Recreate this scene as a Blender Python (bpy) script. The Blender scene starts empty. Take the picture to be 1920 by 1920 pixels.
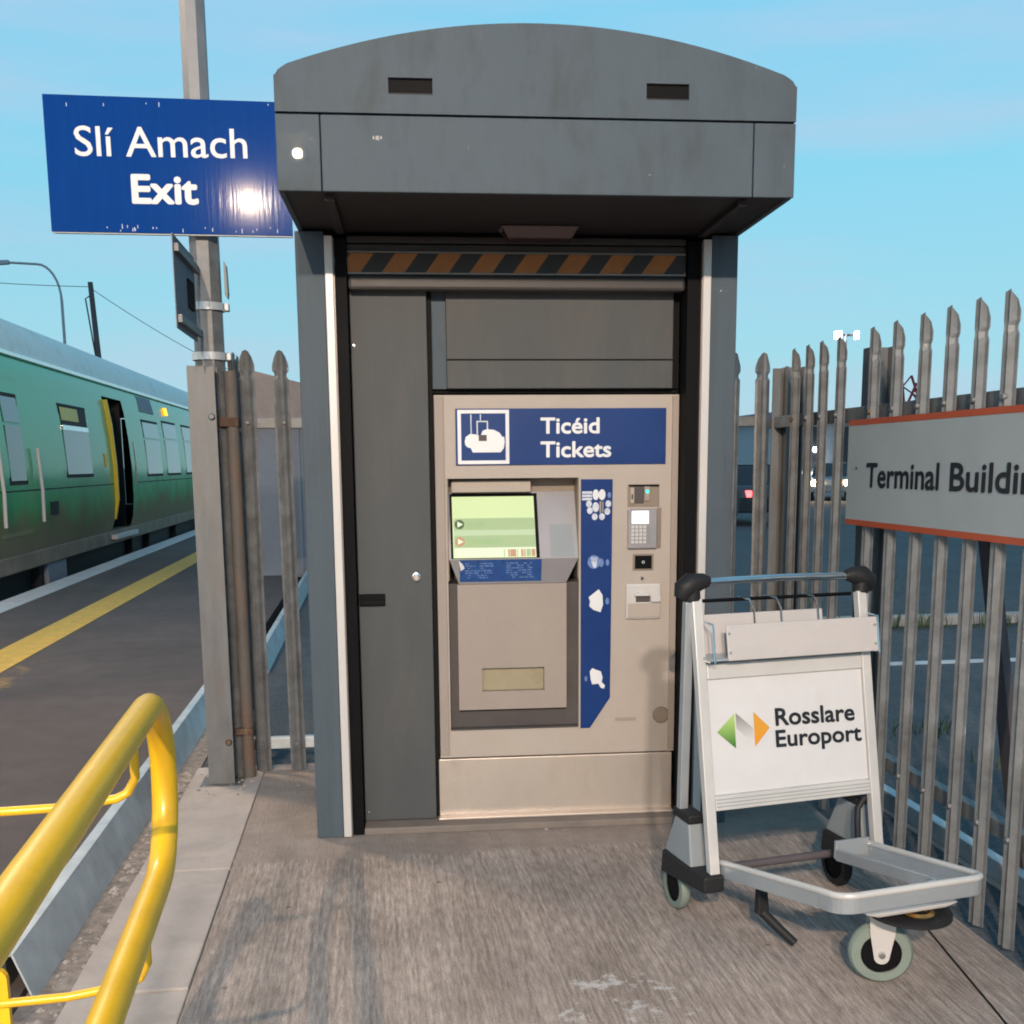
import bpy, bmesh, math, random
from mathutils import Vector, Matrix
R = math.radians
random.seed(7)
scene = bpy.context.scene
COL = scene.collection

# ------------------------------------------------------------------ camera
cam_d = bpy.data.cameras.new('camera'); cam = bpy.data.objects.new('camera', cam_d); COL.objects.link(cam)
cam_d.sensor_width = 36.0; cam_d.lens = 36.0 * 2000 / 1920
cam_d.shift_y = (1190 - 960) / 1920.0          # the photograph is the upper crop of a taller frame
cam_d.clip_start = 0.05; cam_d.clip_end = 3000
_r, _d, _f = (0.9913, -0.1300, -0.0087), (-0.0286, -0.1557, -0.9874), (0.1272, 0.9792, -0.1586)
rot = Matrix(((_r[0], -_d[0], -_f[0]), (_r[1], -_d[1], -_f[1]), (_r[2], -_d[2], -_f[2])))
cam.matrix_world = Matrix.Translation((0, 0, 1.5)) @ rot.to_4x4()
scene.camera = cam
scene.render.resolution_x = scene.render.resolution_y = 1024
scene.cycles.filter_width = 1.9            # the phone picture is slightly soft

# ------------------------------------------------------------------ sky, sun, exposure
SUN_EL, SUN_AZ = R(6.0), R(205)
world = bpy.data.worlds.new('World'); scene.world = world; world.use_nodes = True
wn = world.node_tree; wn.nodes.clear()
sky = wn.nodes.new('ShaderNodeTexSky'); sky.sky_type = 'NISHITA'; sky.sun_disc = False
sky.sun_elevation = SUN_EL; sky.sun_rotation = SUN_AZ
sky.air_density = 1.0; sky.dust_density = 0.0; sky.ozone_density = 4.0
bg = wn.nodes.new('ShaderNodeBackground'); bg.inputs['Strength'].default_value = 0.15
wo = wn.nodes.new('ShaderNodeOutputWorld')
gam = wn.nodes.new('ShaderNodeGamma'); gam.inputs[1].default_value = 0.30        # phone camera's flat tone curve for the dusk sky
grade = wn.nodes.new('ShaderNodeMix'); grade.data_type = 'RGBA'; grade.blend_type = 'MULTIPLY'; grade.inputs[0].default_value = 1.0
grade.inputs[7].default_value = (0.34, 0.60, 0.60, 1)
# twilight blue by height above the horizon, the same all round, with a thin pink haze of cloud
geo = wn.nodes.new('ShaderNodeTexCoord'); sep = wn.nodes.new('ShaderNodeSeparateXYZ'); wn.links.new(geo.outputs['Generated'], sep.inputs[0])
ramp = wn.nodes.new('ShaderNodeValToRGB'); wn.links.new(sep.outputs[2], ramp.inputs[0])
_e = ramp.color_ramp.elements; _e[0].position = 0.0; _e[0].color = (0.44, 0.62, 0.73, 1); _e[1].position = 0.95; _e[1].color = (0.055, 0.19, 0.36, 1)
for _p, _c in ((0.10, (0.37, 0.66, 0.80, 1)), (0.25, (0.25, 0.66, 0.88, 1)), (0.40, (0.21, 0.62, 0.92, 1)), (0.62, (0.11, 0.36, 0.60, 1))): _x = _e.new(_p); _x.color = _c
mixs = wn.nodes.new('ShaderNodeMix'); mixs.data_type = 'RGBA'; mixs.inputs[0].default_value = 0.72
wn.links.new(sky.outputs[0], gam.inputs[0]); wn.links.new(gam.outputs[0], grade.inputs[6]); wn.links.new(grade.outputs[2], mixs.inputs[6]); wn.links.new(ramp.outputs[0], mixs.inputs[7])
mpw = wn.nodes.new('ShaderNodeMapping'); mpw.inputs['Scale'].default_value = (1.2, 1.2, 9.0); wn.links.new(geo.outputs['Generated'], mpw.inputs[0])
cln = wn.nodes.new('ShaderNodeTexNoise'); cln.inputs['Scale'].default_value = 1.6; cln.inputs['Detail'].default_value = 5; wn.links.new(mpw.outputs[0], cln.inputs['Vector'])
clr = wn.nodes.new('ShaderNodeValToRGB'); clr.color_ramp.elements[0].position = 0.46; clr.color_ramp.elements[0].color = (0, 0, 0, 1); clr.color_ramp.elements[1].position = 0.70; clr.color_ramp.elements[1].color = (0.5, 0.5, 0.5, 1)
wn.links.new(cln.outputs['Fac'], clr.inputs[0])
cm = wn.nodes.new('ShaderNodeMix'); cm.data_type = 'RGBA'; wn.links.new(clr.outputs[0], cm.inputs[0]); wn.links.new(mixs.outputs[2], cm.inputs[6]); cm.inputs[7].default_value = (0.54, 0.62, 0.80, 1)
wn.links.new(cm.outputs[2], bg.inputs['Color']); wn.links.new(bg.outputs[0], wo.inputs['Surface'])
sun_d = bpy.data.lights.new('sun', 'SUN'); sun_d.energy = 0.03; sun_d.angle = R(25); sun_d.color = (1.0, 0.86, 0.72)
sun = bpy.data.objects.new('sun', sun_d); COL.objects.link(sun)
_sd = Vector((math.sin(SUN_AZ) * math.cos(SUN_EL), math.cos(SUN_AZ) * math.cos(SUN_EL), math.sin(SUN_EL)))
sun.rotation_euler = _sd.to_track_quat('Z', 'Y').to_euler(); sun.location = _sd * 50
scene.view_settings.view_transform = 'Standard'; scene.view_settings.look = 'None'
scene.view_settings.gamma = 1.0; scene.view_settings.exposure = 2.74; scene.view_settings.use_curve_mapping = False

# ------------------------------------------------------------------ materials
MAT = {}
def nd(nt, t, **kw):
    n = nt.nodes.new('ShaderNode' + t)
    for k, v in kw.items(): setattr(n, k, v)
    return n
def mat(name, col, rough=0.5, metal=0.0, var=0.12, scale=6.0, bump=0.0, bscale=80.0, dirt=None, dirt_amt=0.5, dirt_scale=3.0, stretch=(1, 1, 1), coat=0.0, spec=0.5, emit=None, es=1.0, rvar=0.1, trans=0.0, crough=0.08):
    m = bpy.data.materials.new(name); m.use_nodes = True; nt = m.node_tree
    b = nt.nodes['Principled BSDF']; L = nt.links.new
    tc = nd(nt, 'TexCoord'); mp = nd(nt, 'Mapping'); mp.inputs['Scale'].default_value = stretch
    L(tc.outputs['Object'], mp.inputs[0])
    nz = nd(nt, 'TexNoise'); nz.inputs['Scale'].default_value = scale; nz.inputs['Detail'].default_value = 6; nz.inputs['Roughness'].default_value = 0.6
    L(mp.outputs[0], nz.inputs['Vector'])
    rp = nd(nt, 'ValToRGB'); rp.color_ramp.elements[0].position = 0.3; rp.color_ramp.elements[1].position = 0.7
    rp.color_ramp.elements[0].color = tuple(c * (1 - var) for c in col) + (1,); rp.color_ramp.elements[1].color = tuple(min(1, c * (1 + var)) for c in col) + (1,)
    L(nz.outputs['Fac'], rp.inputs[0]); out = rp.outputs[0]
    if dirt:
        n2 = nd(nt, 'TexNoise'); n2.inputs['Scale'].default_value = dirt_scale; n2.inputs['Detail'].default_value = 8; n2.inputs['Roughness'].default_value = 0.7
        L(mp.outputs[0], n2.inputs['Vector'])
        r2 = nd(nt, 'ValToRGB'); r2.color_ramp.elements[0].position = 0.5; r2.color_ramp.elements[1].position = 0.75
        r2.color_ramp.elements[0].color = (0, 0, 0, 1); r2.color_ramp.elements[1].color = (dirt_amt,) * 3 + (1,)
        L(n2.outputs['Fac'], r2.inputs[0])
        mx = nd(nt, 'Mix', data_type='RGBA'); L(r2.outputs[0], mx.inputs[0]); L(out, mx.inputs[6]); mx.inputs[7].default_value = dirt + (1,)
        out = mx.outputs[2]
    L(out, b.inputs['Base Color'])
    mr = nd(nt, 'MapRange'); mr.inputs['To Min'].default_value = max(0.02, rough - rvar); mr.inputs['To Max'].default_value = min(1, rough + rvar)
    L(nz.outputs['Fac'], mr.inputs['Value']); L(mr.outputs[0], b.inputs['Roughness'])
    b.inputs['Metallic'].default_value = metal; b.inputs['Specular IOR Level'].default_value = spec
    if coat: b.inputs['Coat Weight'].default_value = coat; b.inputs['Coat Roughness'].default_value = crough
    if trans: b.inputs['Transmission Weight'].default_value = trans
    if emit: b.inputs['Emission Color'].default_value = emit + (1,); b.inputs['Emission Strength'].default_value = es
    if bump:
        n3 = nd(nt, 'TexNoise'); n3.inputs['Scale'].default_value = bscale; n3.inputs['Detail'].default_value = 5
        L(mp.outputs[0], n3.inputs['Vector'])
        bp = nd(nt, 'Bump'); bp.inputs['Strength'].default_value = bump; bp.inputs['Distance'].default_value = 0.005
        L(n3.outputs['Fac'], bp.inputs['Height']); L(bp.outputs[0], b.inputs['Normal'])
        if name == 'exit_blue': L(bp.outputs[0], b.inputs['Coat Normal'])   # vertical wipe marks in the varnish
    MAT[name] = m; return m

mat('kiosk_grey', (0.074, 0.096, 0.118), 0.62, var=0.07, scale=7, bump=0.06, bscale=250, dirt=(0.052, 0.058, 0.063), dirt_amt=0.75, dirt_scale=6, stretch=(1.6, 1, 0.55), spec=0.22)
mat('kiosk_gloss', (0.074, 0.096, 0.118), 0.62, var=0.07, scale=7, bump=0.06, bscale=250, dirt=(0.052, 0.058, 0.063), dirt_amt=0.75, dirt_scale=6, spec=0.22, coat=0.008, crough=0.015)
mat('kiosk_side', (0.074, 0.096, 0.118), 0.62, var=0.09, scale=3, bump=0.06, bscale=250, dirt=(0.055, 0.062, 0.066), dirt_amt=0.55, dirt_scale=5, stretch=(6, 6, 0.35), spec=0.22)
mat('door_grey', (0.080, 0.084, 0.088), 0.62, var=0.06, scale=4, bump=0.05, bscale=200, dirt=(0.11, 0.098, 0.088), dirt_amt=0.6, dirt_scale=2, stretch=(3, 3, 0.7), spec=0.2)
mat('dark_soffit', (0.036,0.032,0.034), 0.6, spec=0.2)
mat('black', (0.006,0.006,0.007), 0.6, spec=0.08)
mat('black_rubber', (0.016,0.016,0.018), 0.55, bump=0.1, spec=0.3)
mat('seam', (0.012,0.012,0.012), 0.8, spec=0.1)
mat('silver_trim', (0.58, 0.55, 0.535), 0.38, metal=0.1, var=0.05, stretch=(1, 1, 0.2))
mat('shutter_metal', (0.06,0.055,0.055), 0.5, metal=0.3, var=0.1, spec=0.25)
mat('shutter_edge', (0.22,0.2,0.19), 0.45, metal=0.6)
mat('beige', (0.42, 0.36, 0.318), 0.55, var=0.04, scale=4, bump=0.04, bscale=300, dirt=(0.40, 0.32, 0.26), dirt_amt=0.3, spec=0.25)
mat('beige_panel', (0.325, 0.272, 0.24), 0.55, var=0.04, scale=4, bump=0.04, bscale=300, spec=0.25)
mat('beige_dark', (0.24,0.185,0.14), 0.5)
mat('recess_grey', (0.088,0.076,0.075), 0.5, spec=0.2)
mat('console_silver', (0.32,0.305,0.32), 0.4, metal=0.3, var=0.05)
mat('stainless', (0.58,0.50,0.44), 0.42, metal=0.55, var=0.12, scale=3, bump=0.05, bscale=60, dirt=(0.32, 0.26, 0.21), dirt_amt=0.6, dirt_scale=3, stretch=(1, 1, 0.5))
mat('plinth', (0.20,0.165,0.145), 0.75, var=0.15, scale=10, bump=0.15, dirt=(0.2, 0.16, 0.13))
mat('sign_blue', (0.008, 0.036, 0.16), 0.4, var=0.06, coat=0.12, spec=0.2)
mat('exit_blue', (0.002, 0.047, 0.24), 0.5, rvar=0.05, var=0.05, bump=0.035, bscale=9, stretch=(9, 9, 0.5), dirt=(0.006, 0.06, 0.26), dirt_amt=0.3, spec=0.02, coat=0.045, crough=0.085)
mat('white_print', (0.72, 0.72, 0.74), 0.45, var=0.05)
mat('icon_print', (0.55, 0.58, 0.66), 0.45, var=0.2, scale=60)
mat('icon_dim', (0.12, 0.20, 0.42), 0.45, var=0.3, scale=60)
mat('info_blue', (0.02, 0.07, 0.24), 0.3, var=0.15, scale=30)
mat('print_black', (0.012, 0.014, 0.02), 0.45)
mat('white_panel', (0.60,0.59,0.605), 0.42, var=0.03, dirt=(0.5, 0.45, 0.4), dirt_amt=0.25, dirt_scale=7, spec=0.3)
mat('plank_white', (0.49,0.46,0.455), 0.42, var=0.04, dirt=(0.4, 0.34, 0.3), dirt_amt=0.35, dirt_scale=6, stretch=(1, 1, 3), spec=0.3)
mat('alu', (0.60,0.575,0.56), 0.36, metal=0.2, var=0.06, bump=0.04, bscale=120)
mat('alu_blue', (0.40,0.43,0.46), 0.32, metal=0.4, var=0.08)
mat('chrome', (0.75, 0.75, 0.76), 0.15, metal=1.0, var=0.03)
mat('brass', (0.55, 0.34, 0.12), 0.3, metal=0.9)
mat('grey_plastic', (0.25,0.27,0.29), 0.5, var=0.05)
mat('tyre_green', (0.20,0.24,0.21), 0.6, var=0.12, dirt=(0.12, 0.12, 0.1))
mat('galv', (0.185,0.19,0.197), 0.55, metal=0.35, var=0.3, scale=14, bump=0.15, bscale=40, dirt=(0.16, 0.13, 0.10), dirt_amt=0.6, dirt_scale=8)
mat('galv_post', (0.165,0.165,0.168), 0.55, metal=0.3, var=0.18, scale=9, bump=0.1, bscale=50, dirt=(0.17, 0.12, 0.08), dirt_amt=0.5, dirt_scale=5, stretch=(2, 2, 0.5))
mat('galv_light', (0.52,0.55,0.57), 0.5, metal=0.3, var=0.15, scale=8, dirt=(0.28, 0.25, 0.22), dirt_amt=0.4, dirt_scale=6)
mat('rust_post', (0.12, 0.108, 0.098), 0.75, var=0.25, scale=8, bump=0.2, bscale=50, dirt=(0.15, 0.062, 0.028), dirt_amt=0.95, dirt_scale=4, stretch=(2, 2, 0.6))
mat('trailer_white', (0.82, 0.82, 0.82), 0.5, var=0.05)
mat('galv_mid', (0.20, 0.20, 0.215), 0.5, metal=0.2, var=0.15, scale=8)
mat('rust', (0.085,0.045,0.028), 0.8, var=0.4, scale=12, bump=0.3, bscale=50, dirt=(0.30, 0.22, 0.13), dirt_amt=0.9, dirt_scale=9, stretch=(3, 3, 0.5))
mat('rail_yellow', (0.82, 0.47, 0.012), 0.36, var=0.05, scale=5, bump=0.05, bscale=40, coat=0.15, dirt=(0.52, 0.29, 0.02), dirt_amt=0.4, dirt_scale=9)
mat('sign_red', (0.45,0.085,0.035), 0.4, var=0.08)
mat('sign_white', (0.36,0.39,0.40), 0.5, var=0.05, dirt=(0.36, 0.37, 0.36), dirt_amt=0.3, spec=0.25)
mat('kerb_concrete', (0.43,0.37,0.34), 0.85, var=0.12, scale=7, bump=0.25, bscale=60, dirt=(0.27, 0.23, 0.2), dirt_amt=0.6, dirt_scale=4)
mat('gravel', (0.22,0.19,0.172), 0.9, var=0.4, scale=30, bump=0.8, bscale=45, dirt=(0.35, 0.31, 0.28), dirt_amt=0.7, dirt_scale=14)
mat('stone', (0.33,0.29,0.265), 0.9, var=0.35, scale=20, bump=0.3)
mat('ballast', (0.05, 0.045, 0.042), 0.95, var=0.5, scale=20, bump=1.0, bscale=18)
mat('coping', (0.60,0.57,0.57), 0.8, var=0.1, scale=4, bump=0.2, dirt=(0.35, 0.32, 0.3), dirt_amt=0.5)
mat('line_yellow', (0.72,0.43,0.08), 0.7, var=0.12, scale=12, bump=0.2, dirt=(0.25, 0.18, 0.1), dirt_amt=0.6, dirt_scale=9)
mat('train_green', (0.018, 0.17, 0.10), 0.22, var=0.1, scale=1.2, coat=0.5, dirt=(0.05, 0.13, 0.09), dirt_amt=0.5, dirt_scale=1.5)
mat('train_roof', (0.62,0.64,0.62), 0.38, var=0.1, dirt=(0.2, 0.19, 0.17))
mat('train_gutter', (0.8,0.8,0.78), 0.2, metal=0.8)
mat('train_glass', (0.05, 0.06, 0.07), 0.12, var=0.2, coat=0.5)
mat('train_inside', (0.02, 0.012, 0.012), 0.7)
mat('door_yellow', (0.65, 0.42, 0.01), 0.4, var=0.05)
mat('under_dark', (0.018, 0.016, 0.015), 0.8, var=0.4, scale=6, bump=0.4, bscale=10)
mat('grime', (0.20,0.145,0.105), 0.75, var=0.3, scale=3, bump=0.2, bscale=20)
mat('shed_wall', (0.20, 0.21, 0.25), 0.7, var=0.08)
mat('shed_roof', (0.33, 0.25, 0.23), 0.8, var=0.15)
mat('pole_dark', (0.09, 0.075, 0.085), 0.8)
mat('far_pale', (0.36,0.37,0.40), 0.7)
mat('far_dark', (0.03, 0.032, 0.04), 0.4)
mat('crane_red', (0.35, 0.03, 0.04), 0.6)
mat('car_dark', (0.035, 0.04, 0.045), 0.25, coat=0.5)
mat('car_silver', (0.30, 0.31, 0.32), 0.25, coat=0.5)
mat('car_glass', (0.02, 0.025, 0.03), 0.1)
mat('leaf', (0.06, 0.09, 0.03), 0.7, var=0.4, scale=30)
mat('lamp_warm', (1, 0.8, 0.5), emit=(1.0, 0.62, 0.25), es=14.0)
mat('lamp_white', (1, 1, 1), emit=(0.95, 0.97, 1.0), es=3.0)
mat('light_red', (0.6, 0.02, 0.02), emit=(1.0, 0.08, 0.08), es=0.9)
mat('light_green', (0.0, 0.5, 0.3), emit=(0.0, 0.9, 0.5), es=0.5)
mat('light_orange', (0.7, 0.25, 0.0), emit=(1.0, 0.42, 0.02), es=0.35)
mat('screen_top', (0.1, 0.1, 0.05), 0.3, emit=(0.72, 0.86, 0.44), es=0.135, var=0.03)
mat('screen_mid', (0.1, 0.1, 0.05), 0.3, emit=(0.38, 0.52, 0.27), es=0.135, var=0.03)
mat('screen_pale', (0.1, 0.1, 0.05), 0.3, emit=(0.54, 0.68, 0.42), es=0.135, var=0.03)
mat('screen_bright', (0.1, 0.1, 0.05), 0.3, emit=(0.86, 0.95, 0.68), es=0.14, var=0.03)
mat('screen_dark', (0.03, 0.04, 0.02), 0.3, emit=(0.10, 0.16, 0.05), es=0.1)
mat('screen_red', (0.1, 0.05, 0.03), 0.3, emit=(0.45, 0.25, 0.14), es=0.17)
mat('screen_text', (0.1, 0.1, 0.05), 0.3, emit=(0.27, 0.42, 0.19), es=0.16)
mat('keypad_display', (0.9, 0.9, 0.9), emit=(1, 1, 1), es=0.3)
mat('flap', (0.33,0.28,0.185), 0.3, var=0.08, coat=0.4)

def stripes_material():
    m = bpy.data.materials.new('hazard_tape'); m.use_nodes = True; nt = m.node_tree; b = nt.nodes['Principled BSDF']; L = nt.links.new
    tc = nd(nt, 'TexCoord'); sx = nd(nt, 'SeparateXYZ'); L(tc.outputs['Object'], sx.inputs[0])
    mz = nd(nt, 'Math', operation='MULTIPLY'); L(sx.outputs[2], mz.inputs[0]); mz.inputs[1].default_value = -0.75
    ad = nd(nt, 'Math', operation='ADD'); L(sx.outputs[0], ad.inputs[0]); L(mz.outputs[0], ad.inputs[1])
    dv = nd(nt, 'Math', operation='DIVIDE'); L(ad.outputs[0], dv.inputs[0]); dv.inputs[1].default_value = 0.167
    a2 = nd(nt, 'Math', operation='ADD'); L(dv.outputs[0], a2.inputs[0]); a2.inputs[1].default_value = 10.55
    fr = nd(nt, 'Math', operation='FRACT'); L(a2.outputs[0], fr.inputs[0])
    gt = nd(nt, 'Math', operation='GREATER_THAN'); L(fr.outputs[0], gt.inputs[0]); gt.inputs[1].default_value = 0.48
    nz = nd(nt, 'TexNoise'); nz.inputs['Scale'].default_value = 25
    rp = nd(nt, 'ValToRGB'); rp.color_ramp.elements[0].color = (0.27, 0.09, 0.02, 1); rp.color_ramp.elements[1].color = (0.38, 0.15, 0.03, 1)
    L(tc.outputs['Object'], nz.inputs['Vector']); L(nz.outputs['Fac'], rp.inputs[0])
    mx = nd(nt, 'Mix', data_type='RGBA'); L(gt.outputs[0], mx.inputs[0]); mx.inputs[6].default_value = (0.018, 0.015, 0.017, 1); L(rp.outputs[0], mx.inputs[7])
    L(mx.outputs[2], b.inputs['Base Color']); b.inputs['Roughness'].default_value = 0.5
    MAT['hazard_tape'] = m
stripes_material()

def logo_material(name, c0, c1, z0, z1, horizontal=False):      # printed two-tone fade of the emblem
    m = bpy.data.materials.new(name); m.use_nodes = True; nt = m.node_tree; b = nt.nodes['Principled BSDF']; L = nt.links.new
    tc = nd(nt, 'TexCoord'); sx = nd(nt, 'SeparateXYZ'); L(tc.outputs['Object'], sx.inputs[0])
    mr = nd(nt, 'MapRange'); mr.inputs['From Min'].default_value = z0; mr.inputs['From Max'].default_value = z1; L(sx.outputs[0 if horizontal else 2], mr.inputs['Value'])
    mx = nd(nt, 'Mix', data_type='RGBA'); L(mr.outputs[0], mx.inputs[0]); mx.inputs[6].default_value = c0 + (1,); mx.inputs[7].default_value = c1 + (1,)
    L(mx.outputs[2], b.inputs['Base Color']); b.inputs['Roughness'].default_value = 0.45; MAT[name] = m

def ground_material(name, base, kind):
    m = bpy.data.materials.new(name); m.use_nodes = True; nt = m.node_tree; b = nt.nodes['Principled BSDF']; L = nt.links.new
    tc = nd(nt, 'TexCoord')
    def noise(scale, detail=6, vec=None, rough=0.6):
        n = nd(nt, 'TexNoise'); n.inputs['Scale'].default_value = scale; n.inputs['Detail'].default_value = detail; n.inputs['Roughness'].default_value = rough
        L(vec if vec else tc.outputs['Object'], n.inputs['Vector']); return n.outputs['Fac']
    def ramp(v, p0, c0, p1, c1):
        r = nd(nt, 'ValToRGB'); r.color_ramp.elements[0].position = p0; r.color_ramp.elements[1].position = p1
        r.color_ramp.elements[0].color = c0 + (1,); r.color_ramp.elements[1].color = c1 + (1,); L(v, r.inputs[0]); return r.outputs[0]
    def mul(a, bb, fac=1.0, mode='MULTIPLY'):
        x = nd(nt, 'Mix', data_type='RGBA', blend_type=mode); x.inputs[0].default_value = fac; L(a, x.inputs[6]); L(bb, x.inputs[7]); return x.outputs[2]
    g = lambda v: (v, v, v)
    if kind == 'broom':
        mp = nd(nt, 'Mapping'); mp.inputs['Rotation'].default_value = (0, 0, R(3.5)); mp.inputs['Scale'].default_value = (100, 13, 1)
        L(tc.outputs['Object'], mp.inputs[0])
        mp2 = nd(nt, 'Mapping'); mp2.inputs['Rotation'].default_value = (0, 0, R(3.5)); mp2.inputs['Scale'].default_value = (80, 1.6, 1); L(tc.outputs['Object'], mp2.inputs[0])
        st = noise(1.0, 4, mp.outputs[0], 0.6); rib = noise(1.0, 2, mp2.outputs[0], 0.5); fine = noise(190, 5, None, 0.75); big = noise(1.3, 5); mid = noise(5, 6)
        c = ramp(big, 0.3, tuple(v * 0.80 for v in base), 0.7, tuple(v * 1.18 for v in base))
        c = mul(c, ramp(st, 0.34, g(0.70), 0.66, g(1.24))); c = mul(c, ramp(rib, 0.38, g(0.82), 0.62, g(1.09)))
        c = mul(c, ramp(fine, 0.36, g(0.66), 0.66, g(1.26)))
        c = mul(c, ramp(mid, 0.25, (0.86, 0.83, 0.81), 0.6, g(1.06)))
        sy_ = nd(nt, 'SeparateXYZ'); L(tc.outputs['Object'], sy_.inputs[0])
        wob = nd(nt, 'Math', operation='MULTIPLY_ADD'); L(noise(7, 4), wob.inputs[0]); wob.inputs[1].default_value = 0.06; L(sy_.outputs[1], wob.inputs[2])
        mg = nd(nt, 'MapRange'); mg.inputs['From Min'].default_value = 4.00; mg.inputs['From Max'].default_value = 4.04; L(wob.outputs[0], mg.inputs['Value'])
        sm_ = mul(ramp(big, 0.3, tuple(v * 0.74 for v in base), 0.7, tuple(v * 0.95 for v in base)), ramp(noise(9, 7, None, 0.7), 0.3, (0.82, 0.79, 0.76), 0.7, g(1.12)))
        sm_ = mul(sm_, ramp(fine, 0.36, g(0.86), 0.66, g(1.10)))        # smooth trowelled margin at the kiosk foot
        xm = nd(nt, 'Mix', data_type='RGBA'); L(mg.outputs[0], xm.inputs[0]); L(c, xm.inputs[6]); L(sm_, xm.inputs[7]); c = xm.outputs[2]
        vo = nd(nt, 'TexVoronoi'); vo.inputs['Scale'].default_value = 4.2; L(tc.outputs['Object'], vo.inputs['Vector'])
        c = mul(c, ramp(vo.outputs['Distance'], 0.035, g(0.55), 0.055, g(1.0)))
        c = mul(c, ramp(noise(2.2, 9, None, 0.72), 0.40, (0.90, 0.885, 0.875), 0.58, g(1.05)))
        # old splashes of white paint near the front of the slab
        sx = nd(nt, 'SeparateXYZ'); L(tc.outputs['Object'], sx.inputs[0])
        ln = nd(nt, 'Vector' + 'Math', operation='DISTANCE') if False else nd(nt, 'VectorMath', operation='DISTANCE')
        L(tc.outputs['Object'], ln.inputs[0]); ln.inputs[1].default_value = (0.66, 2.72, 0)
        near = nd(nt, 'MapRange'); near.inputs['From Min'].default_value = 0.18; near.inputs['From Max'].default_value = 0.46; near.inputs['To Min'].default_value = 0.20; near.inputs['To Max'].default_value = -0.25
        L(ln.outputs['Value'], near.inputs['Value'])
        ad = nd(nt, 'Math', operation='ADD'); L(noise(11, 7, None, 0.75), ad.inputs[0]); L(near.outputs[0], ad.inputs[1])
        msk = ramp(ad.outputs[0], 0.73, g(0), 0.79, g(0.75))
        x = nd(nt, 'Mix', data_type='RGBA'); L(msk, x.inputs[0]); L(c, x.inputs[6]); x.inputs[7].default_value = (0.58, 0.56, 0.55, 1); c = x.outputs[2]
        hgt = mul(ramp(st, 0.25, g(0), 0.75, g(1)), ramp(fine, 0.2, g(0), 0.8, g(1)), 0.5); bs, bd = 0.8, 0.005
        b.inputs['Roughness'].default_value = 0.85
    else:
        fine = noise(230 if kind == 'asphalt' else 60, 4, None, 0.7); big = noise(0.8, 6); mid = noise(6, 6)
        c = ramp(big, 0.3, tuple(v * 0.82 for v in base), 0.7, tuple(v * 1.15 for v in base))
        c = mul(c, ramp(fine, 0.35, g(0.6), 0.68, g(1.45)))
        c = mul(c, ramp(mid, 0.3, g(0.85), 0.7, g(1.12)))
        if kind == 'asphalt':   # worn traces of an older yellow line beside the new one
            sx = nd(nt, 'SeparateXYZ'); L(tc.outputs['Object'], sx.inputs[0])
            n1 = noise(4.5, 8, None, 0.75)
            w = nd(nt, 'MapRange'); w.inputs['From Min'].default_value = -2.60; w.inputs['From Max'].default_value = -2.25; w.inputs['To Min'].default_value = 0.10; w.inputs['To Max'].default_value = -0.45; L(sx.outputs[0], w.inputs['Value'])
            w2 = nd(nt, 'MapRange'); w2.inputs['From Min'].default_value = 7.2; w2.inputs['From Max'].default_value = 10.5; w2.inputs['To Min'].default_value = 0.04; w2.inputs['To Max'].default_value = -0.3; L(sx.outputs[1], w2.inputs['Value'])
            a1 = nd(nt, 'Math', operation='ADD'); L(n1, a1.inputs[0]); L(w.outputs[0], a1.inputs[1])
            a2 = nd(nt, 'Math', operation='ADD'); L(a1.outputs[0], a2.inputs[0]); L(w2.outputs[0], a2.inputs[1])
            x = nd(nt, 'Mix', data_type='RGBA'); L(ramp(a2.outputs[0], 0.53, g(0), 0.66, g(0.7)), x.inputs[0]); L(c, x.inputs[6]); x.inputs[7].default_value = (0.40, 0.24, 0.07, 1); c = x.outputs[2]
        hgt = ramp(fine, 0.2, g(0), 0.8, g(1)); bs, bd = 0.5, 0.004
        b.inputs['Roughness'].default_value = 0.88
    L(c, b.inputs['Base Color'])
    bp = nd(nt, 'Bump'); bp.inputs['Strength'].default_value = bs; bp.inputs['Distance'].default_value = bd
    L(hgt, bp.inputs['Height']); L(bp.outputs[0], b.inputs['Normal']); MAT[name] = m
ground_material('slab_concrete', (0.395, 0.325, 0.288), 'broom')
ground_material('platform_asphalt', (0.112, 0.086, 0.080), 'asphalt')
ground_material('yard_asphalt', (0.075, 0.08, 0.088), 'yard')
ground_material('earth', (0.09, 0.085, 0.075), 'yard')

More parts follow.
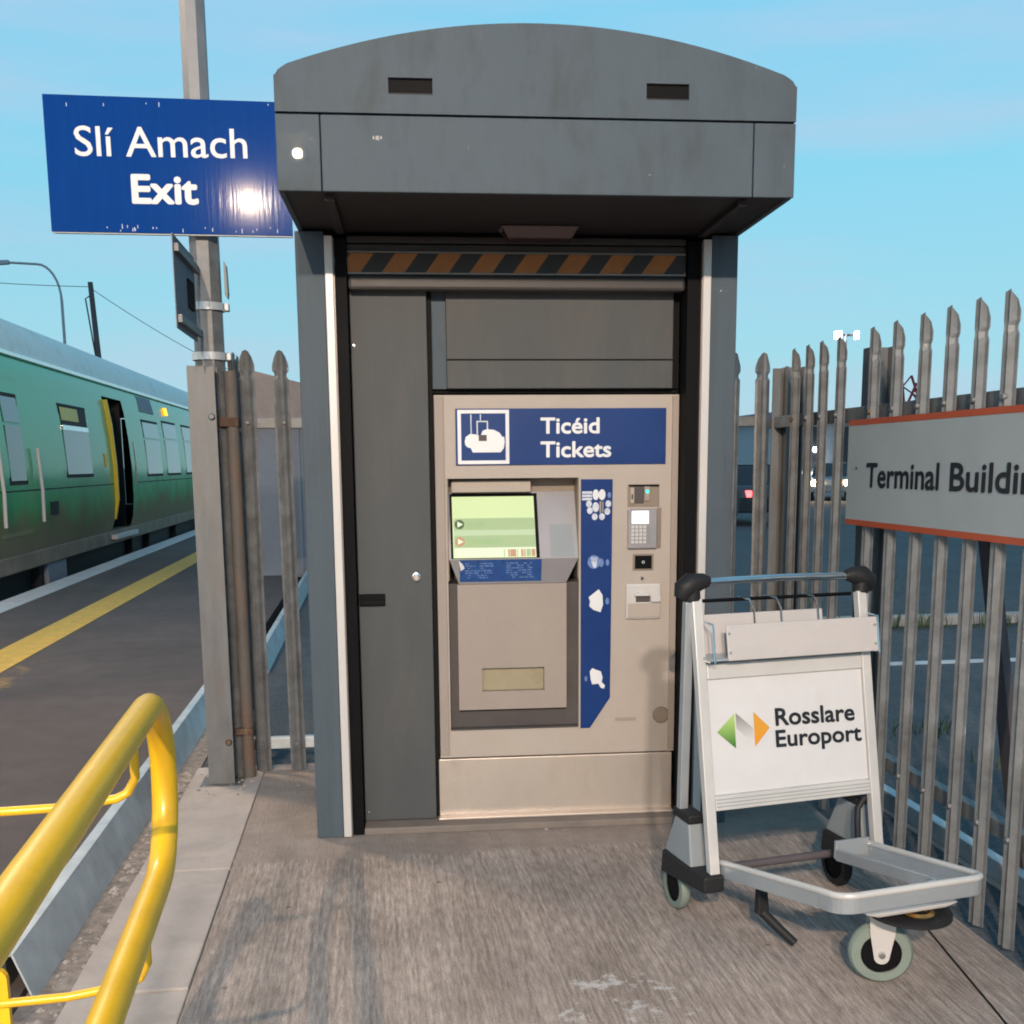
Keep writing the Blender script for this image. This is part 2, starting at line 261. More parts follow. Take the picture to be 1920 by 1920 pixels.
def train_side_material():
    m = bpy.data.materials.new('train_side'); m.use_nodes = True; nt = m.node_tree; b = nt.nodes['Principled BSDF']; L = nt.links.new
    tc = nd(nt, 'TexCoord'); sx = nd(nt, 'SeparateXYZ'); L(tc.outputs['Object'], sx.inputs[0])
    nz = nd(nt, 'TexNoise'); nz.inputs['Scale'].default_value = 1.6; nz.inputs['Detail'].default_value = 8; L(tc.outputs['Object'], nz.inputs['Vector'])
    ml = nd(nt, 'Math', operation='MULTIPLY_ADD'); L(nz.outputs['Fac'], ml.inputs[0]); ml.inputs[1].default_value = -0.9; L(sx.outputs[2], ml.inputs[2])
    rp = nd(nt, 'ValToRGB'); e = rp.color_ramp.elements; e[0].position = 0.0; e[0].color = (0.24, 0.165, 0.11, 1); e[1].position = 1.0; e[1].color = (0.035, 0.36, 0.145, 1)
    e2 = e.new(0.35); e2.color = (0.17, 0.16, 0.07, 1); e3 = e.new(0.62); e3.color = (0.04, 0.29, 0.085, 1)
    mr = nd(nt, 'MapRange'); mr.inputs['From Min'].default_value = -0.15; mr.inputs['From Max'].default_value = 1.1; L(ml.outputs[0], mr.inputs['Value']); L(mr.outputs[0], rp.inputs[0])
    L(rp.outputs[0], b.inputs['Base Color'])
    r2 = nd(nt, 'MapRange'); r2.inputs['From Min'].default_value = 0.2; r2.inputs['From Max'].default_value = 1.0; r2.inputs['To Min'].default_value = 0.7; r2.inputs['To Max'].default_value = 0.16; L(ml.outputs[0], r2.inputs['Value']); L(r2.outputs[0], b.inputs['Roughness'])
    b.inputs['Specular IOR Level'].default_value = 0.4
    MAT['train_side'] = m
train_side_material()

# ------------------------------------------------------------------ mesh helpers
class MB:
    def __init__(s): s.v = []; s.f = []; s.sm = []
    def add(s, vs, fs, smooth=False):
        o = len(s.v); s.v += [tuple(p) for p in vs]; s.f += [tuple(i + o for i in f) for f in fs]; s.sm += [smooth] * len(fs); return s
    def box(s, x0, x1, y0, y1, z0, z1):
        return s.add([(x0, y0, z0), (x1, y0, z0), (x1, y1, z0), (x0, y1, z0), (x0, y0, z1), (x1, y0, z1), (x1, y1, z1), (x0, y1, z1)],
                     [(0, 3, 2, 1), (4, 5, 6, 7), (0, 1, 5, 4), (1, 2, 6, 5), (2, 3, 7, 6), (3, 0, 4, 7)])
    def hull8(s, a, b):      # two quads joined
        return s.add(list(a) + list(b), [(3, 2, 1, 0), (4, 5, 6, 7), (0, 1, 5, 4), (1, 2, 6, 5), (2, 3, 7, 6), (3, 0, 4, 7)])
    def prism(s, pts, axis, a, b, smooth=False):   # 2D outline pushed along an axis
        def p3(p, t):
            return {'x': (t, p[0], p[1]), 'y': (p[0], t, p[1]), 'z': (p[0], p[1], t)}[axis]
        n = len(pts); vs = [p3(p, a) for p in pts] + [p3(p, b) for p in pts]
        s.add(vs, [tuple(range(n))[::-1], tuple(range(n, 2 * n))], False)
        return s.add(vs, [(i, (i + 1) % n, n + (i + 1) % n, n + i) for i in range(n)], smooth)
    def tube(s, path, r, n=12, closed=False, caps=True):
        P = [Vector(p) for p in path]; N = len(P); rs = r if isinstance(r, (list, tuple)) else [r] * N
        vs = []; up = None
        for i in range(N):
            if closed: t = P[(i + 1) % N] - P[i - 1]
            else: t = P[min(i + 1, N - 1)] - P[max(i - 1, 0)]
            t.normalize()
            if up is None:
                up = Vector((0, 0, 1)) if abs(t.z) < 0.9 else Vector((1, 0, 0))
            up = (up - t * up.dot(t)).normalized(); w = t.cross(up)
            for k in range(n):
                a = 2 * math.pi * k / n; vs.append(P[i] + (up * math.cos(a) + w * math.sin(a)) * rs[i])
        fs = []
        for i in range(N if closed else N - 1):
            j = (i + 1) % N
            fs += [(i * n + k, i * n + (k + 1) % n, j * n + (k + 1) % n, j * n + k) for k in range(n)]
        s.add(vs, fs, True)
        if caps and not closed:
            s.add(vs[:n], [tuple(range(n))]); s.add(vs[-n:], [tuple(range(n))[::-1]])
        return s
    def lathe(s, prof, c, axis='z', n=24):   # prof: (radius, height) list
        vs = []
        for r, h in prof:
            for k in range(n):
                a = 2 * math.pi * k / n; u, w = r * math.cos(a), r * math.sin(a)
                p = {'z': (u, w, h), 'y': (u, h, w), 'x': (h, u, w)}[axis]; vs.append((c[0] + p[0], c[1] + p[1], c[2] + p[2]))
        fs = []
        for i in range(len(prof) - 1):
            fs += [(i * n + k, i * n + (k + 1) % n, (i + 1) * n + (k + 1) % n, (i + 1) * n + k) for k in range(n)]
        return s.add(vs, fs, True)
    def build(s, name, material, parent=None, bevel=0.0, matrix=None, seg=2):
        me = bpy.data.meshes.new(name); me.from_pydata(s.v, [], s.f)
        me.polygons.foreach_set('use_smooth', s.sm); me.update()
        bm = bmesh.new(); bm.from_mesh(me)
        if any(s.sm): bmesh.ops.remove_doubles(bm, verts=bm.verts, dist=1e-6)
        bmesh.ops.recalc_face_normals(bm, faces=bm.faces); bm.to_mesh(me); bm.free()
        if any(s.sm):
            for e in me.edges: e.use_edge_sharp = False
            me.set_sharp_from_angle(angle=R(42)) if hasattr(me, 'set_sharp_from_angle') else None
        me.materials.append(MAT[material] if isinstance(material, str) else material)
        o = bpy.data.objects.new(name, me); COL.objects.link(o)
        if parent: o.parent = parent
        if matrix is not None: o.matrix_local = matrix
        if bevel:
            md = o.modifiers.new('bevel', 'BEVEL'); md.width = bevel; md.segments = seg; md.limit_method = 'ANGLE'; md.angle_limit = R(40)
        return o
def box(name, m, parent, x0, x1, y0, y1, z0, z1, bevel=0.0): return MB().box(x0, x1, y0, y1, z0, z1).build(name, m, parent, bevel)
def tag(o, label, cat, group=None):
    o['label'] = label; o['category'] = cat
    if group: o['group'] = group
    return o
def thing(name, label, cat, loc=(0, 0, 0), rz=0.0, group=None):
    o = bpy.data.objects.new(name, None); COL.objects.link(o); o.location = loc; o.rotation_euler = (0, 0, rz); o.empty_display_size = 0.2
    return tag(o, label, cat, group)
def structure(o): o['kind'] = 'structure'; return o
def stuff(o): o['kind'] = 'stuff'; return o
def arc(c, r, a0, a1, n=10): return [(c[0] + r * math.cos(a0 + (a1 - a0) * i / n), c[1] + r * math.sin(a0 + (a1 - a0) * i / n)) for i in range(n + 1)]

def _text_mesh(body):
    cu = bpy.data.curves.new('lettering', 'FONT'); cu.body = body; cu.size = 1.0; cu.extrude = 0.0; cu.resolution_u = 4
    o = bpy.data.objects.new('lettering_tmp', cu); COL.objects.link(o)
    dg = bpy.context.evaluated_depsgraph_get(); me = bpy.data.meshes.new_from_object(o.evaluated_get(dg))
    bpy.data.objects.remove(o); bpy.data.curves.remove(cu); return me
CAP = []
def lettering(name, body, material, parent, origin, right, up, cap, width=None, bold=0.0, lift=0.0015):
    """flat letters: baseline start at origin, running along right, cap height in metres; bold = stroke growth as a share of cap height"""
    if not CAP:
        h = _text_mesh('H'); zs = [v.co.y for v in h.vertices]; CAP.extend((min(zs), max(zs))); bpy.data.meshes.remove(h)
    y0, y1 = CAP; sy = cap * (1 - 2 * bold) / (y1 - y0); bw = bold * cap
    src = _text_mesh(body); xs = [v.co.x for v in src.vertices]; xa, xb = min(xs), max(xs)
    sx = sy if width is None else (width - 2 * bw) / (xb - xa)
    r = Vector(right).normalized(); u = Vector(up).normalized(); n = r.cross(u); o0 = Vector(origin) + r * bw + u * bw
    vs = []; fs = []
    offs = [(0, 0)] if not bold else [(math.cos(2 * math.pi * k / 8), math.sin(2 * math.pi * k / 8)) for k in range(8)] + [(0, 0)]
    for k, (ax, ay) in enumerate(offs):
        o = len(vs)
        vs += [o0 + r * ((v.co.x - xa) * sx + ax * bw) + u * ((v.co.y - y0) * sy + ay * bw) + n * (lift + k * 0.00012) for v in src.vertices]
        fs += [tuple(i + o for i in p.vertices) for p in src.polygons]
    bpy.data.meshes.remove(src)
    me = bpy.data.meshes.new(name); me.from_pydata(vs, [], fs); me.materials.append(MAT[material]); me.update()
    o = bpy.data.objects.new(name, me); COL.objects.link(o); o.parent = parent; return o

# ================================================================== the setting
structure(MB().add([(-900, -300, -0.97), (900, -300, -0.97), (900, 1800, -0.97), (-900, 1800, -0.97)], [(0, 1, 2, 3)]).build('ground', 'earth'))
structure(box('track_bed', 'ballast', None, -9.0, -4.35, -30, 120, -0.969, -0.72))
structure(box('platform', 'platform_asphalt', None, -3.88, -1.045, -12, 120, -0.96, 0.0))
cp = structure(box('platform_coping', 'coping', None, -4.20, -3.884, -12, 120, -0.96, 0.012, 0.012))
structure(box('yellow_line', 'line_yellow', None, -3.10, -2.76, -12, 120, 0.001, 0.005))
structure(box('concrete_slab', 'slab_concrete', None, -0.5655, 1.88, -12, 5.36, -0.5, 0.0, 0.002))
structure(box('yard', 'yard_asphalt', None, -0.903, 1.9, 5.37, 120, -0.9, -0.03))
structure(box('car_park', 'yard_asphalt', None, 1.91, 260, -12, 420, -0.9, -0.045))
# gravel strip between the upstand plate and the kerb, with loose stones
gs = stuff(box('gravel_strip', 'gravel', None, -1.043, -0.906, -4, 7.0, -0.5, -0.022))
mb = MB()
for i in range(260):
    x = random.uniform(-0.985, -0.915); y = random.uniform(2.2, 5.35); r = min(0.022, 0.004 + random.expovariate(180)); 
    vs = [(x + r * random.uniform(.7, 1.2) * a, y + r * random.uniform(.7, 1.3) * b, -0.021 + r * random.uniform(.5, .9) * c) for a, b, c in ((1, 0, 0), (0, 1, 0), (-1, 0, 0), (0, -1, 0), (0, 0, 1), (0, 0, -.6))]
    mb.add(vs, [(0, 1, 4), (1, 2, 4), (2, 3, 4), (3, 0, 4), (1, 0, 5), (2, 1, 5), (3, 2, 5), (0, 3, 5)])
for i in range(60):   # crumbled mortar at the foot of the fence post
    x = random.uniform(-0.93, -0.58); y = random.uniform(4.85, 5.3); r = random.uniform(0.006, 0.02)
    vs = [(x + r * a, y + r * b * random.uniform(.7, 1.3), 0.0 + r * random.uniform(.5, .9) * c) for a, b, c in ((1, 0, 0), (0, 1, 0), (-1, 0, 0), (0, -1, 0), (0, 0, 1), (0, 0, -.6))]
    mb.add(vs, [(0, 1, 4), (1, 2, 4), (2, 3, 4), (3, 0, 4), (1, 0, 5), (2, 1, 5), (3, 2, 5), (0, 3, 5)])
for i in range(140):
    x, y = random.choice(((random.uniform(-0.60, -0.50), random.uniform(2.4, 5.2)), (random.uniform(-0.5, 1.3), 4.19 - abs(random.gauss(0, .05))), (random.gauss(-0.42, .12), random.gauss(4.75, .25)))); r = 0.0015 + random.expovariate(550)
    vs = [(x + r * a, y + r * b * random.uniform(.7, 1.3), 0.001 + r * random.uniform(.5, .9) * c) for a, b, c in ((1, 0, 0), (0, 1, 0), (-1, 0, 0), (0, -1, 0), (0, 0, 1), (0, 0, -.6))]
    mb.add(vs, [(0, 1, 4), (1, 2, 4), (2, 3, 4), (3, 0, 4), (1, 0, 5), (2, 1, 5), (3, 2, 5), (0, 3, 5)])
tag(stuff(mb.build('loose_stones', 'stone')), 'loose grey stones and crumbled mortar in the strip beside the kerb', 'stones')
# kerb of concrete stones
kerb = structure(box('kerb', 'gravel', None, -0.903, -0.569, -4, 5.36, -0.5, -0.05))
ys = [-4.0, -3.0, -2.0, -1.0, 0.05, 1.05, 2.05, 2.99, 3.93, 4.86]
for a, b in zip(ys, ys[1:] + [5.36]):
    o = MB().box(-0.902 + random.uniform(-.003, .003), -0.5672 + random.uniform(-.001, .001), a + 0.005, b - 0.005, -0.049, 0.004 + random.uniform(-.002, .003)).build('kerb_stone', 'kerb_concrete', kerb, 0.005)
# joint cut across the slab
mb = MB()
pts = [(1.755, 3.14), (1.738, 3.02), (1.70, 2.78), (1.66, 2.52), (1.60, 2.2), (1.5, 1.7)]
for p, q in zip(pts, pts[1:]): mb.add([(p[0] - .004, p[1], .0012), (p[0] + .004, p[1], .0012), (q[0] + .004, q[1], .0012), (q[0] - .004, q[1], .0012)], [(0, 1, 2, 3)])
structure(mb.build('slab_joint', 'seam'))

# running rails
for x, side in ((-6.50, 'far side of the track'), (-4.90, 'platform side of the track')):
    tag(MB().prism([(x - .035, -.56), (x + .035, -.56), (x + .035, -.60), (x + .01, -.61), (x + .01, -.70), (x + .07, -.718), (x - .07, -.718), (x - .01, -.70), (x - .01, -.61), (x - .035, -.60)], 'y', -30, 120).build('running_rail', 'rust'),
        'rusty steel running rail under the train on the ' + side, 'rail', 'running rails of the track')

# ================================================================== upstand plates
def plate(x, y0, y1, h, lean, label):
    t = thing('upstand_plate', label, 'edging', (x, y0, 0)); l = y1 - y0
    MB().hull8([(0, 0, -.05), (.006, 0, -.05), (.006, l, -.05), (0, l, -.05)], [(-lean, 0, h), (.006 - lean, 0, h), (.006 - lean, l, h), (-lean, l, h)]).build('face', 'galv_light', t)
    box('lip', 'galv_light', t, -lean - 0.035, -lean - .0005, 0, l, h - 0.006, h)
    box('rear_fold', 'galv_post', t, -lean - 0.035, -lean - .030, 0, l, 0.001, h - .0065)
    return t
plate(-1.0, 3.03, 6.9, 0.125, 0.062, 'galvanised steel upstand plate running between the asphalt platform and the gravel strip')
plate(-0.80, 8.0, 15.0, 0.13, 0.05, 'galvanised steel upstand plate in the yard beyond the gate leaf')
t = thing('edging_rail', 'pale painted edging rail along the car park behind the palisade fence', 'edging', (2.25, 0.5, 0))
box('face', 'galv_light', t, 0, 0.05, 0, 6.5, -0.04, 0.035, 0.004)
box('base', 'kerb_concrete', t, -0.03, 0.08, 0, 6.5, -0.12, -0.041)

# ================================================================== ticket kiosk
PSI = R(-2.2637)
KO = (-0.257, 4.223, 0.0)
K = thing('ticket_kiosk', 'grey metal ticket kiosk with arched canopy and raised roller shutter', 'kiosk', KO, PSI)
for x0, x1 in ((0.0, 0.107), (1.587, 1.692)):
    box('side_wall', 'kiosk_side', K, x0, x1, 0.0, 0.84, 0.0, 2.362, 0.004)
for x0, x1, s in ((0.108, 0.139, 1), (1.555, 1.586, -1)):
    o = MB().box(x0, x1, -0.008, 0.05, 0.004, 2.345).build('edge_trim', 'silver_trim', K, 0.003)
    MB().box(*((x1 - .004, x1 + .004) if s > 0 else (x0 - .004, x0 + .004)), 0.004, 0.046, 0.006, 2.34).build('trim_lip', 'shutter_edge', o)
for x0, x1 in ((0.145, 0.186), (1.500, 1.549)):
    g = box('shutter_guide', 'black', K, x0, x1, 0.02, 0.12, 0.002, 2.34)
box('back_panel', 'black', K, 0.11, 1.584, 0.62, 0.66, 0.0, 2.355)
# plinth
box('plinth', 'plinth', K, 0.190, 1.496, 0.012, 0.60, 0.0, 0.030, 0.004)
# canopy: arched upper fascia with two vent slots, straight lower fascia in three panels
AX = 0.857
def archz(x): return 2.882 - (x - AX) ** 2 / (2 * 2.36)
def arch_pts(zb, x0=0.012, x1=1.703, inset=0.0):
    pts = [(x0, zb), (x1, zb), (x1, 2.695 - inset)]
    pts += [(x1 - 0.004, 2.712 - inset), (x1 - 0.014, 2.727 - inset), (x1 - 0.03, 2.738 - inset)]
    n = 28
    for i in range(n + 1):
        x = (x1 - 0.045) + ((x0 + 0.045) - (x1 - 0.045)) * i / n; pts.append((x, archz(x) - inset))
    pts += [(x0 + 0.03, 2.738 - inset), (x0 + 0.014, 2.727 - inset), (x0 + 0.004, 2.712 - inset), (x0, 2.695 - inset)]
    return pts
FY, FT = -0.575, 0.02
mb = MB()
z0, z1 = 2.661, 2.7115
mb.box(0.012, 1.703, FY, FY + FT, 2.604, z0)
for a, b in ((0.012, 0.370), (0.510, 1.202), (1.343, 1.703)):
    mb.box(a, b, FY, FY + FT, z0, z1 if 0.1 < a < 1.3 or True else z1)
# rounded upper corner pieces start above the slots
top = [p for p in arch_pts(z1)]
top = [(0.012, z1), (1.703, z1)] + [p for p in top[2:] if p[1] > z1 + 1e-4]
mb.prism(top, 'y', FY, FY + FT)
f = mb.build('arched_fascia', 'kiosk_grey', K)
MB().prism(arch_pts(2.604), 'y', FY + FT, 0.84).build('roof_shell', 'kiosk_grey', K)
for a, b in ((0.370, 0.510), (1.202, 1.343)):
    v = MB().box(a - .002, b + .002, FY + 0.013, FY + FT + .002, z0 - .002, z1 + .002).build('vent_slot', 'black', K)
    MB().box(a, b, FY + 0.008, FY + 0.0125, z0, z0 + 0.007).build('louvre', 'dark_soffit', v)
for a, b in ((0.012, 0.1495), (0.1535, 1.5605), (1.5645, 1.703)):
    o = MB().box(a, b, FY, FY + 0.016, 2.366, 2.597).build('lower_fascia', 'kiosk_gloss' if a < 0.1 else 'kiosk_grey', K, 0.0025)
box('joint_backing', 'seam', K, 0.016, 1.699, FY + 0.0165, FY + 0.026, 2.370, 2.603)
for x0, x1 in ((0.012, 0.030), (1.685, 1.703)):
    box('canopy_side', 'kiosk_grey', K, x0, x1, FY + 0.0265, 0.84, 2.366, 2.603, 0.002)
box('soffit', 'dark_soffit', K, 0.031, 1.684, FY + 0.027, 0.60, 2.372, 2.384)
for x0, x1 in ((0.155, 0.185), (1.53, 1.56)): box('soffit_rib', 'dark_soffit', K, x0, x1, -0.52, -0.012, 2.350, 2.371)
o = MB().hull8([(0.76, -0.10, 2.371), (1.06, -0.10, 2.371), (1.06, 0.0, 2.371), (0.76, 0.0, 2.371)], [(0.79, -0.085, 2.325), (1.03, -0.085, 2.325), (1.03, -0.02, 2.325), (0.79, -0.02, 2.325)]).build('soffit_lamp', mat('lamp_glass_dark', (0.05, 0.02, 0.022), 0.2), K, 0.004)
for x, z, w, h in ((0.316, 2.526, .006, .010), (0.325, 2.524, .012, .013), (0.339, 2.527, .007, .009), (0.62, 2.50, .002, .012), (1.21, 2.43, .010, .002), (1.665, 2.46, .003, .012)):  # small pale marks laid on the lower fascia panels
    MB().add([(x, FY - .0008, z), (x + w, FY - .0008, z - .002), (x + w * .9, FY - .0008, z + h), (x + .001, FY - .0008, z + h * .8)], [(0, 1, 2, 3)]).build('fascia_mark', 'galv_mid', K)
# roller shutter, rolled up
S = MB()
for i, zz in enumerate((2.300, 2.330)): S.box(0.188, 1.498, 0.045, 0.075, zz, zz + 0.026)
sh = S.build('roller_shutter', 'shutter_metal', K, 0.004)
box('hazard_bar', 'hazard_tape', sh, 0.190, 1.496, 0.040, 0.070, 2.222, 2.292)
box('bar_edge', 'shutter_edge', sh, 0.190, 1.496, 0.036, 0.070, 2.293, 2.299)
box('bar_edge', 'shutter_edge', sh, 0.190, 1.496, 0.036, 0.070, 2.215, 2.2215)
box('bottom_bar', 'shutter_metal', sh, 0.190, 1.496, 0.034, 0.085, 2.158, 2.2145, 0.012)
# panels above and left of the machine
box('upper_panel', 'door_grey', K, 0.562, 1.470, 0.120, 0.140, 1.908, 2.20, 0.003)
box('upper_panel', 'door_grey', K, 0.562, 1.470, 0.120, 0.140, 1.795, 1.904, 0.003)
box('panel_reveal', 'kiosk_grey', K, 0.502, 0.561, 0.140, 0.160, 1.795, 2.20)
box('panel_reveal', 'black', K, 1.471, 1.499, 0.141, 0.160, 1.795, 2.20)
box('panel_backing', 'seam', K, 0.50, 1.499, 0.161, 0.17, 1.78, 2.34)
d = box('service_door', 'door_grey', K, 0.190, 0.486, 0.098, 0.118, 0.034, 2.20, 0.003)
h = box('pull_handle', 'black', d, 0.1935, 0.297, 0.088, 0.0975, 0.936, 0.986, 0.003)
box('grip_slot', 'seam', d, 0.200, 0.290, 0.0865, 0.088, 0.947, 0.957)
lk = MB().lathe([(0.0, -0.024), (0.010, -0.024), (0.012, -0.020), (0.012, -0.008), (0.017, -0.007), (0.018, 0.0)], (0.424, 0.098, 1.052), 'y', 20).build('door_lock', 'chrome', d)
box('key_tongue', 'silver_trim', d, 0.420, 0.428, 0.066, 0.0735, 1.040, 1.064, 0.002)
MB().lathe([(0.0, -0.006), (0.006, -0.005), (0.008, 0.0)], (0.203, 0.098, 1.955), 'y', 12).build('door_stud', 'chrome', d)
MB().lathe([(0.0, -0.006), (0.006, -0.005), (0.008, 0.0)], (0.204, 0.098, 0.072), 'y', 12).build('door_stud', 'chrome', d)
box('door_gap', 'seam', K, 0.4865, 0.505, 0.125, 0.14, 0.031, 2.2)

# ================================================================== ticket machine
T = thing('ticket_machine', 'beige ticket vending machine with blue Ticéid Tickets header and lit touch screen', 'ticket machine', KO, PSI)
Y = 0.120
YB = 0.56
cab = MB()
cab.box(0.508, 1.497, Y, YB, 1.442, 1.770)                     # head
cab.box(0.508, 0.553, Y, YB, 0.402, 1.4419)                    # left stile
cab.box(1.090, 1.497, Y, YB, 0.402, 1.4419)                    # right field
cab.box(0.508, 1.497, Y, YB, 0.288, 0.4019)                    # bottom band
cab.box(0.5531, 1.0899, Y + 0.24, YB, 0.402, 1.4419)           # back of the recess
cb = cab.build('cabinet', 'beige', T)
box('edge_strip', 'beige_panel', T, 0.5085, 0.545, Y - 0.010, Y - 0.0005, 0.30, 1.765, 0.002)
box('edge_strip', 'beige_panel', T, 1.470, 1.4965, Y - 0.010, Y - 0.0005, 0.30, 1.765, 0.002)
box('kick_panel', 'stainless', T, 0.500, 1.490, Y - 0.004, Y + 0.02, 0.034, 0.282, 0.003)
box('kick_foot', 'stainless', T, 0.495, 1.490, Y - 0.045, Y - 0.005, 0.031, 0.040, 0.002)
# header sign
hd = box('header_sign', 'sign_blue', T, 0.592, 1.445, Y - 0.006, Y - 0.0005, 1.494, 1.717, 0.001)
YS = Y - 0.007
lettering('lettering', 'Ticéid', 'white_print', hd, (0.932, YS, 1.617), (1, 0, 0), (0, 0, 1), 0.064, 0.240, 0.035)
lettering('lettering', 'Tickets', 'white_print', hd, (0.932, YS, 1.523), (1, 0, 0), (0, 0, 1), 0.064, 0.288, 0.035)
fr = MB()
a0, a1, b0, b1, w = 0.600, 0.806, 1.499, 1.712, 0.014
fr.box(a0, a1, YS - .003, YS - .0002, b0, b0 + w); fr.box(a0, a1, YS - .003, YS - .0002, b1 - w, b1)
fr.box(a0, a0 + w, YS - .003, YS - .0002, b0 + w, b1 - w); fr.box(a1 - w, a1, YS - .003, YS - .0002, b0 + w, b1 - w)
fr.build('pictogram_frame', 'white_print', hd)
def flat(name, pts, m, parent, y): return MB().prism(pts, 'y', y - 0.0012, y - 0.0002).build(name, m, parent)
flat('pictogram', [(0.628, 1.588), (0.632, 1.606), (0.650, 1.618), (0.672, 1.616), (0.692, 1.610), (0.700, 1.630), (0.716, 1.636), (0.745, 1.634), (0.768, 1.622), (0.778, 1.606), (0.786, 1.606), (0.788, 1.585), (0.784, 1.560), (0.780, 1.556), (0.772, 1.545), (0.660, 1.545), (0.652, 1.562), (0.638, 1.566), (0.630, 1.575)], 'white_print', hd, YS)
for p in ([(0.652, 1.618), (0.656, 1.618), (0.656, 1.695), (0.652, 1.695)], [(0.690, 1.664), (0.694, 1.664), (0.694, 1.695), (0.690, 1.695)],
          [(0.676, 1.610), (0.681, 1.610), (0.681, 1.664), (0.676, 1.664)], [(0.676, 1.664), (0.722, 1.664), (0.722, 1.669), (0.676, 1.669)], [(0.717, 1.636), (0.722, 1.636), (0.722, 1.664), (0.717, 1.664)]):
    flat('pictogram_line', p, 'icon_print', hd, YS)
flat('pictogram_ticket', [(0.684, 1.590), (0.716, 1.590), (0.716, 1.614), (0.684, 1.614)], 'recess_grey', hd, YS - .0013)
# recess: visor box, tilted console with the screen, service flap
rc = MB().box(0.5535, 1.0895, Y + 0.20, Y + 0.239, 0.4021, 1.4415).build('recess', 'recess_grey', T)
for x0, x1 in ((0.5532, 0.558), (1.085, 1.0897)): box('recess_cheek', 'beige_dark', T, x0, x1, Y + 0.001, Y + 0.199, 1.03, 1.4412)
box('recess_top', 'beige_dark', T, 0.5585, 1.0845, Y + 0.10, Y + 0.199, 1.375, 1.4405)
box('visor_lamp', 'beige', T, 0.573, 0.898, Y + 0.045, Y + 0.099, 1.385, 1.432, 0.004)
def P(u, s, lift=0.0):     # console slope: u across, s down the slope 0..1
    ytop, ztop, ybot, zbot = Y + 0.095, 1.385, Y - 0.022, 1.118
    n = Vector((0, -(ztop - zbot), -(ytop - ybot))).normalized()   # points out and slightly up
    n = Vector((0, -(ztop - zbot), (ytop - ybot))).normalized()
    p = Vector((u, ytop + (ybot - ytop) * s, ztop + (zbot - ztop) * s)) + n * lift
    return tuple(p)
def slab(name, u0, u1, s0, s1, l0, l1, m, parent, bevel=0.0):
    return MB().hull8([P(u0, s1, l0), P(u1, s1, l0), P(u1, s0, l0), P(u0, s0, l0)], [P(u0, s1, l1), P(u1, s1, l1), P(u1, s0, l1), P(u0, s0, l1)]).build(name, m, parent, bevel)
con = MB()
con.prism([(Y + 0.095, 1.385), (Y - 0.022, 1.118), (Y + 0.190, 1.118), (Y + 0.190, 1.385)], 'x', 0.5585, 1.0845)
con.add([(0.5585, Y - .022, 1.118), (1.0845, Y - .022, 1.118), (1.038, Y + 0.010, 1.014), (0.597, Y + 0.010, 1.014), (0.5585, Y + .19, 1.118), (1.0845, Y + .19, 1.118), (1.038, Y + .19, 1.014), (0.597, Y + .19, 1.014)],
        [(0, 3, 2, 1), (4, 5, 6, 7), (0, 4, 7, 3), (1, 2, 6, 5), (3, 7, 6, 2)])
console = con.build('console', 'console_silver', T)
slab('screen_bezel', 0.566, 0.926, 0.03, 0.99, 0.0005, 0.004, 'black', console)
scr = slab('screen', 0.575, 0.912, 0.075, 0.985, 0.0042, 0.0052, 'screen_top', console)
slab('screen_band', 0.580, 0.911, 0.40, 0.575, 0.0054, 0.0058, 'screen_mid', console)
slab('screen_band', 0.580, 0.911, 0.576, 0.655, 0.0054, 0.0058, 'screen_pale', console)
slab('screen_band', 0.580, 0.911, 0.656, 0.835, 0.0054, 0.0058, 'screen_mid', console)
slab('screen_band', 0.580, 0.911, 0.836, 0.975, 0.0054, 0.0058, 'screen_bright', console)
for s0, mcol in ((0.49, 'screen_dark'), (0.745, 'screen_red')):
    c = [P(0.603 + 0.020 * math.cos(a), s0 + 0.07 * math.sin(a), 0.0060) for a in [2 * math.pi * k / 20 for k in range(20)]]
    MB().add(c, [tuple(range(20))]).build('screen_button', mcol, console)
    MB().add([P(0.595, s0 - 0.045, 0.0063), P(0.595, s0 + 0.045, 0.0063), P(0.618, s0, 0.0063)], [(0, 1, 2)]).build('button_arrow', 'screen_bright', console)
rng = random.Random(3)
for s0, n in ((0.49, 6), (0.745, 12)):
    mb = MB(); u = 0.634
    for k in range(n):
        w = rng.uniform(0.006, 0.012); hh = rng.uniform(0.02, 0.04)
        mb.add([P(u, s0 - hh, .0061), P(u + w, s0 - hh, .0061), P(u + w, s0 + 0.035, .0061), P(u, s0 + 0.035, .0061)], [(0, 1, 2, 3)]); u += w + rng.choice((0.002, 0.002, 0.006))
    mb.build('screen_writing', 'screen_text', console)
for k, (u, w) in enumerate(((0.780, .004), (0.797, .007), (0.806, .024), (0.834, .004), (0.850, .009), (0.862, .006), (0.872, .018), (0.893, .015))):
    slab('screen_icon', u, u + w, 0.865, 0.972, 0.0060, 0.0063, 'screen_red' if k % 3 else 'screen_mid', console)
slab('card_pad', 0.972, 1.068, 0.50, 0.98, 0.0004, 0.0012, 'grey_plastic', console)
